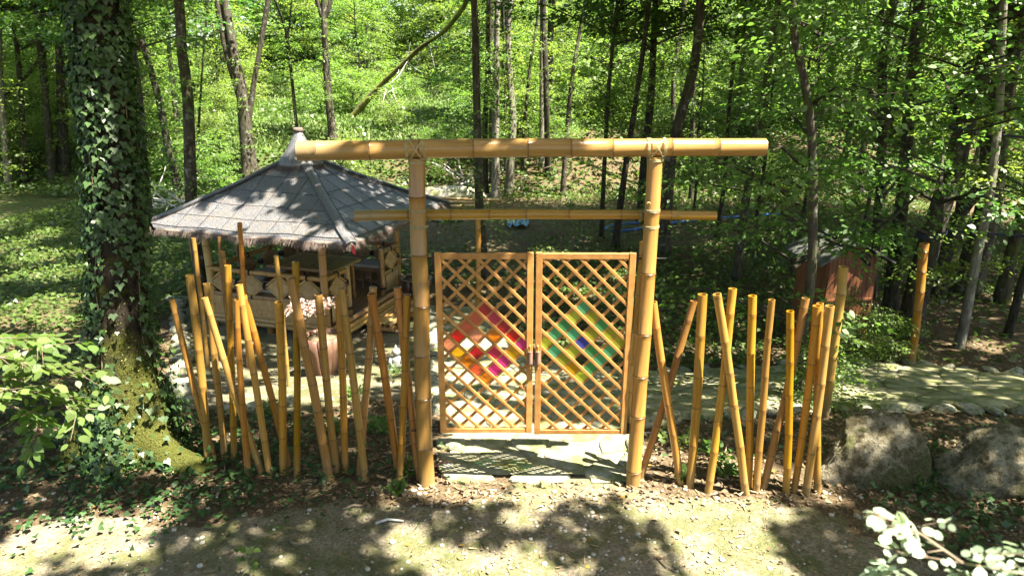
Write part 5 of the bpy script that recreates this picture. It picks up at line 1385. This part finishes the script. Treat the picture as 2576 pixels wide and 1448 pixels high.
# ------------------------------------------------------------------ sticks, stones and fallen leaves on the trodden path
gs = 'sticks lying on the path'
for (xa, ya), (xb, yb), r, lab, mt in (((862,1283),(915,1272),.014,'crooked stick on the path before the left fence poles','twig'), ((945,1318),(1015,1312),.011,'straight grey stick lying on the path','dead_wood'),
        ((728,1357),(758,1372),.012,'short thick stick lying in the shade','twig'), ((555,1230),(540,1262),.01,'forked twig below the ivy tree root','dead_wood'),
        ((1650,1405),(1700,1440),.006,'thin twig on the sunlit path','twig'), ((2300,1385),(2420,1400),.008,'long dark twig near the boulders','twig'), ((2420,1290),(2500,1320),.01,'dead twig among the ivy before the low boulder','twig'),
        ((505,1330),(545,1308),.006,'fine curved twig on the bare earth','twig')):
    a, b = G(xa, ya), G(xb, yb); a.z += r; b.z += r; m_ = a.lerp(b, .5)+Vector((random.uniform(-.02, .02), random.uniform(-.03, .03), .008)); q = a.lerp(b, .75)+Vector((.01, random.uniform(-.02, .02), .004)); mb = MB()
    mb.tube([a, m_, q, b], [r, r*.95, r*.8, r*.5], 6); tag(mb.build('stick', M[mt], None, True), lab.replace('left fence', 'fence'), 'stick', gs)
gp = 'stones lying on the path'
for x, y, w, lab in ((380,1253,18,'round pale stone near the ivy tree foot'), (615,1295,20,'flat grey stone in the shaded path'), (925,1302,12,'small ochre stone before the fence'), (715,1258,13,'pebble at the fence foot'),
        (1070,1300,10,'pale pebble before the gateway post'), (2155,1298,26,'pale rounded stone before the big boulder'), (2080,1262,20,'orange brown stone at the end pole foot'), (1555,1215,30,'square pale stone against the gateway post'),
        (1840,1362,14,'oval pebble on the sunlit path'), (1990,1372,12,'small stone in the mossy shade'), (300,1310,22,'flat pale stone in the sunlit earth'), (1480,1380,10,'white pebble in the shaded path'),
        (1330,1345,8,'tiny white pebble on the path'), (560,1240,14,'grey stone by the ivy root'), (160,1258,12,'small stone below the ivy bank'), (1180,1345,9,'small tan pebble on the path'), (1750,1360,9,'tan pebble on the sunlit earth')):
    q = G(x, y); s = w/2/FPX*depth(q)
    o = link('loose_stone', ROCKS[random.randrange(7)], None, None, loc=(q.x, q.y, q.z+s*.2), rot=(0, 0, random.uniform(0, 6))); o.scale = (s, s*.8, s*.6); tag(o, lab, 'stone', gp)
def scatter(n_, fn, box):
    x = rng.uniform(box[0], box[1], n_); y = rng.uniform(box[2], box[3], n_); k = rng.random(n_) < fn(x, y); return x[k], y[k]
# pebbles (uncountable)
x, y = scatter(14000, lambda x, y: np.where(y < 5.3, .28+.5*(np.hypot(x-.5, y-5) < 1.5), .15*pip(x, y, YARD)), (-6, 6, 2.2, 10)); V0, F0 = ico(1)
Vs = (V0[None]*((rng.uniform(.004, .016, len(x))*rng.choice([.7, 1, 1, 1.7], len(x)))[:, None, None])*np.array([1, 1, .6]) + np.stack([x, y, tz(x, y)+.004], 1)[:, None]); Fs = (F0[None]+12*np.arange(len(x))[:, None, None]).reshape(-1, 3)
tag(link('pebbles', np_mesh('pebbles', Vs.reshape(-1, 3), Fs), M['pebble']), 'fine pale pebbles strewn over the trodden path', 'pebbles', kind='stuff')
def strew(name, label, cat, n_, fn, box, tpl, size, mt, flat=.35, lift=.008, up=0):
    x, y = scatter(n_, fn, box); m_ = len(x); P = np.stack([x, y, tz(x, y)+lift+rng.random(m_)*lift*2], 1)
    a = rng.uniform(0, 6.28, m_); D = np.stack([np.cos(a), np.sin(a), rng.normal(size=m_)*.2+up], 1); Nn = np.array([0, 0, 1.0])+rng.normal(size=(m_, 3))*flat
    o = link(name, leaf_mesh(name, P, D, Nn, rng.uniform(size[0], size[1], m_), tpl, M[mt])); return tag(o, label, cat, kind='stuff')
onpath = lambda x, y: pip(x, y, PATH)
offpath = lambda x, y: ~pip(x, y, PATH) & ~pip(x, y, YARD)
def near_tree(x, y): return np.exp(-((x-IVY_G.x)/1.6)**2-((y-IVY_G.y+.1)/.75)**2)
strew('leaf_litter', 'brown fallen leaves covering the ground under the trees', 'leaf litter', 30000, lambda x, y: offpath(x, y)*np.where(y < 5.0, .06+.6*ss(2.2, 4, x)*(y > 3.2), np.where(y < 7.6, .95, .5)), (-7.5, 8, 2.2, 12), QUAD, (.03, .07), 'litter')
strew('bamboo_chips', 'pale bamboo chips and straw strewn between the fence and the yard', 'chips', 9000, lambda x, y: offpath(x, y)*np.where((y > 5.0) & (y < 7.4), .8, .04), (-3.6, 4, 2.5, 8.5), BLADE*np.array([3, 1, .3]), (.03, .09), 'chips')
strew('straw', 'dry straw and twig bits trodden into the path', 'straw', 9000, lambda x, y: np.where(y < 5.3, .55, 0), (-6, 6, 2.2, 5.4), BLADE*np.array([2, 1, .3]), (.02, .07), 'chips', .3, .004)
strew('path_litter', 'small brown leaf scraps on the trodden path', 'leaf litter', 9000, lambda x, y: np.where(y < 5.3, .35, 0), (-6, 6, 2.2, 5.4), HEX, (.012, .04), 'litter', .3, .004)
strew('yellow_leaves', 'scattered fallen yellow leaves on the path', 'fallen leaves', 900, lambda x, y: np.full(x.shape, .13), (-6, 6, 2.3, 7.5), HEX, (.035, .06), 'yellow_leaf')
strew('grass', 'short grass and moss tufts growing along the path', 'grass', 60000, lambda x, y: np.where(y < 5.3, .5*ss(.52, .75, .5+.5*np.sin(x*1.7+.6)*np.sin(y*2.2+1.0)+.1*np.sin(x*9)), 0)+.35*ss(5.0, 5.4, y)*ss(6.4, 6, y)*(x > 2), (-6, 6.5, 2.2, 6.5), BLADE, (.02, .05), 'grass', .5, .0, .9)
# ivy carpet round the ivy tree and before the boulders
def ivyd(x, y):
    d = 1.5*near_tree(x, y) + .55*ss(-1.9, -3, x)*ss(4.4, 5.0, y)*ss(6.6, 5.6, y) + .30*ss(-.4, -2, x)*ss(4.75, 5.1, y)*ss(5.9, 5.3, y)
    d = d + .75*ss(2.9, 3.5, x)*ss(3.6, 4.3, y)*ss(6.3, 5.3, y) + .15*ss(1.2, 2, x)*ss(5.5, 5.8, y)*ss(6.9, 6.3, y)
    return d*(.35+.9*(np.sin(x*4+y*3)*np.sin(y*5-x*2) > -.35))*offpath(x, y)
strew('ivy_carpet', 'dark ivy leaves creeping over the ground round the tree foot', 'ivy', 26000, ivyd, (-7, 7, 3.2, 7), IVY, (.03, .065), 'ivy', .45, .035)
# green floor of the wood
def herbd(x, y):
    b = .5+.5*np.sin(x*1.1+y*.7)*np.sin(y*.9-x*.5)
    d = ss(8.2, 11, y)*(.25+.75*b)*.8 + ss(-4.6, -5.6, x)*ss(6, 7.2, y)*.8 + .8*ss(1.2, 1.9, x)*ss(8.6, 9.3, y)*ss(3.8, 2.8, x) + .7*ss(.2, .8, x)*ss(8.9, 9.4, y)
    d = d*np.where(pip(x, y, YARD) | pip(x, y, PATH), 0, 1)*np.where(np.hypot((x+3.6), (y-11.8)) < 2.6, 0, 1)
    d = d*(1-.75*(np.hypot((x-1.5)/5.5, (y-19.5)/3.4) < 1))*(1-.8*ss(3.8, 5, x)*ss(14, 11, y))
    return np.clip(d, 0, 1)
strew('ground_cover', 'low green herbs carpeting the floor of the wood', 'herbs', 95000, herbd, (-15, 14, 6, 24.5), IVY[::2]*np.array([1.1, 1, 1]), (.05, .11), 'herb', .5, .05)
strew('bank_cover', 'green herbs and brambles covering the bank', 'herbs', 60000, lambda x, y: np.full(x.shape, .8), (-26, 26, 24, 40), IVY[::2]*np.array([1.1, 1, 1]), (.09, .19), 'herb', .6, .10)
def clear_np(x, y):
    px = CX + x/(y*cP+(H-1)*sP)*FPX; return ((y > 28.5) & (px > 430) & (px < 1160))*1.0
strew('glade_grass', 'tall grass coloured lighter to brighten the sunlit glade', 'grass', 60000, lambda x, y: clear_np(x, y)*(.35+.6*(np.sin(x*.8+y*.5)*np.sin(y*.7-x*.4) > -.2)), (-24, 2, 28, 52), BLADE*np.array([3.0, 1, 1]), (.15, .38), 'sun_toned_grass', .5, .0, 1.3)

# ------------------------------------------------------------------ little plants by the fence
gpnt = 'small leafy plants sprouting by the fence'
for x, y, s, lab in ((1690,1130,.3,'bright weed sprouting beside the gateway post'), (1800,1165,.26,'dark leafy weed between crossing poles'), (900,1010,.26,'leafy seedling behind the fence poles'), (985,960,.26,'sunlit herb at the feet of the stone statue'),
        (950,1095,.2,'broad leafed weed near the gateway post'), (1030,1195,.16,'thin weed at the foot of the gateway post'), (830,1095,.18,'low weed in the shaded chips'), (1720,1212,.12,'tiny seedling on the sunlit ground'), (1825,1200,.14,'small silvery weed between poles'),
        (680,1050,.22,'leafy weed behind the slanting poles'), (2300,1225,.16,'small fern at the boulder foot'), (1000,1240,.1,'round leafed seedling at the path edge')):
    q = G(x, y); t = thing('weed', lab, 'plant', q, random.uniform(0, 6), gpnt); mb = MB(); C, Dd = [], []
    for k in range(7):
        a = random.uniform(0, 6.28); e = Vector((math.cos(a)*s*.45, math.sin(a)*s*.45, s*random.uniform(.5, 1))); mb.tube([(0, 0, -.01), e*.5+Vector((0, 0, s*.12)), e], .003, 4, False); C.append(tuple(e*.4)); Dd.append(tuple(e))
    mb.build('stem', M['stem'], t); P, LD, LN, S_ = sprays(np.array(C), np.array(Dd), 9, s*.7, .06, droop=.1)
    link('leaves', leaf_mesh('leaves', P, LD, LN, S_, HEX, M['leaf_near']), None, t)
# sunlit shrub beyond the end poles
for x, y, s, k, lab in ((2080,1010,.55,0,'bright leafy shrub growing behind the end poles'), (2150,900,.6,1,'sunlit shrub between the shed and the flagstone path'), (2235,900,.5,2,'darker low shrub beside the flagstone path')):
    q = G(x, y); place_tree(q.x, q.y, 'bush%d' % k, s, lab, None, 'path_shrub', 'shrub', False)

# ------------------------------------------------------------------ boughs close to the lens
def bough(t, pts, n_leaf, size, tpl, mt, r=.006, twl=.28, origin=None, droop=.3):
    o_ = Vector(t.location); P = [Vector(p)-o_ for p in pts]; mb = MB(); mb.tube(P, [r*(1-.8*i/(len(P)-1)) for i in range(len(P))], 6, False)
    C, Dd = [], []
    for k in range(n_leaf):
        f = random.uniform(.15, 1)*(len(P)-1); i = min(int(f), len(P)-2); p = P[i].lerp(P[i+1], f-i); d = (P[i+1]-P[i]).normalized()
        sd = d.cross(Vector((0, 0, 1))).normalized()*random.choice((-1, 1)); dd = (d*.7+sd*random.uniform(.3, 1)+Vector((0, 0, random.uniform(-.2, .15)))).normalized(); C.append(tuple(p)); Dd.append(tuple(dd))
        mb.tube([p, p+dd*twl*.8], [r*.4, r*.15], 4, False)
    mb.build('branch', M['twig'], t, True)
    Pp, LD, LN, S_ = sprays(np.array(C), np.array(Dd), 7, twl, size, droop=droop, flat=.12)
    link('foliage', leaf_mesh('foliage', Pp, LD, LN, S_, tpl, M[mt]), None, t)
hz = thing('hazel_shrub', 'hazel bough with broad toothed leaves hanging before the ivy tree', 'shrub', (-2.75, 2.5, 0))
Yh = 2.7
for pts in (((-60,880),(30,905),(120,930),(215,945)), ((-60,930),(60,960),(150,1000),(190,1050)), ((-60,1000),(30,1020),(100,1060),(85,1110)), ((-60,850),(40,850),(110,870)), ((-60,960),(40,985),(90,985))):
    bough(hz, [PY(x, y, Yh+random.uniform(-.2, .2)) for x, y in pts], 13, .052, SERR, 'leaf_near', .005, .17, droop=.12)
mb = MB()
for k in range(4): 
    e = PY(-60, 880+k*40, Yh)-Vector(hz.location); mb.tube([(0, 0, -.1), (random.uniform(-.2, .1), random.uniform(-.1, .1), 1.2), e], [.022, .016, .007], 7)
mb.build('stem', M['twig'], hz, True)
pv = thing('privet_shrub', 'small-leaved shrub bough close to the path edge, blurred, coloured pale for strong sun', 'shrub', (1.35, .75, 0))
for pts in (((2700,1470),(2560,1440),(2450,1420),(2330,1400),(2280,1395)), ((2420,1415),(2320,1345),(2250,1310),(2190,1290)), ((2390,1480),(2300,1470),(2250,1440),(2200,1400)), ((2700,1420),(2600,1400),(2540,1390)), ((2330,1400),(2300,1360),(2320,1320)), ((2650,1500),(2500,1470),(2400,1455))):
    bough(pv, [PY(x, y, 1.02+random.uniform(-.06, .06)) for x, y in pts], 5, .024, OVAL, 'leaf_sunlit', .003, .06, droop=.05)
mb = MB(); e = PY(2700, 1470, 1.02)-Vector(pv.location); mb.tube([(0, 0, -.1), (.05, .03, 1.5), e], [.02, .014, .005], 7); mb.build('stem', M['twig'], pv, True)
sgl = thing('roadside_sprig', 'single green sprig standing up from the path edge', 'plant', G(625, 1470))
q = G(625, 1470); bough(sgl, [q, q+Vector((.02, 0, .12)), q+Vector((.0, .03, .28))], 3, .06, HEX, 'leaf_near', .004, .09)
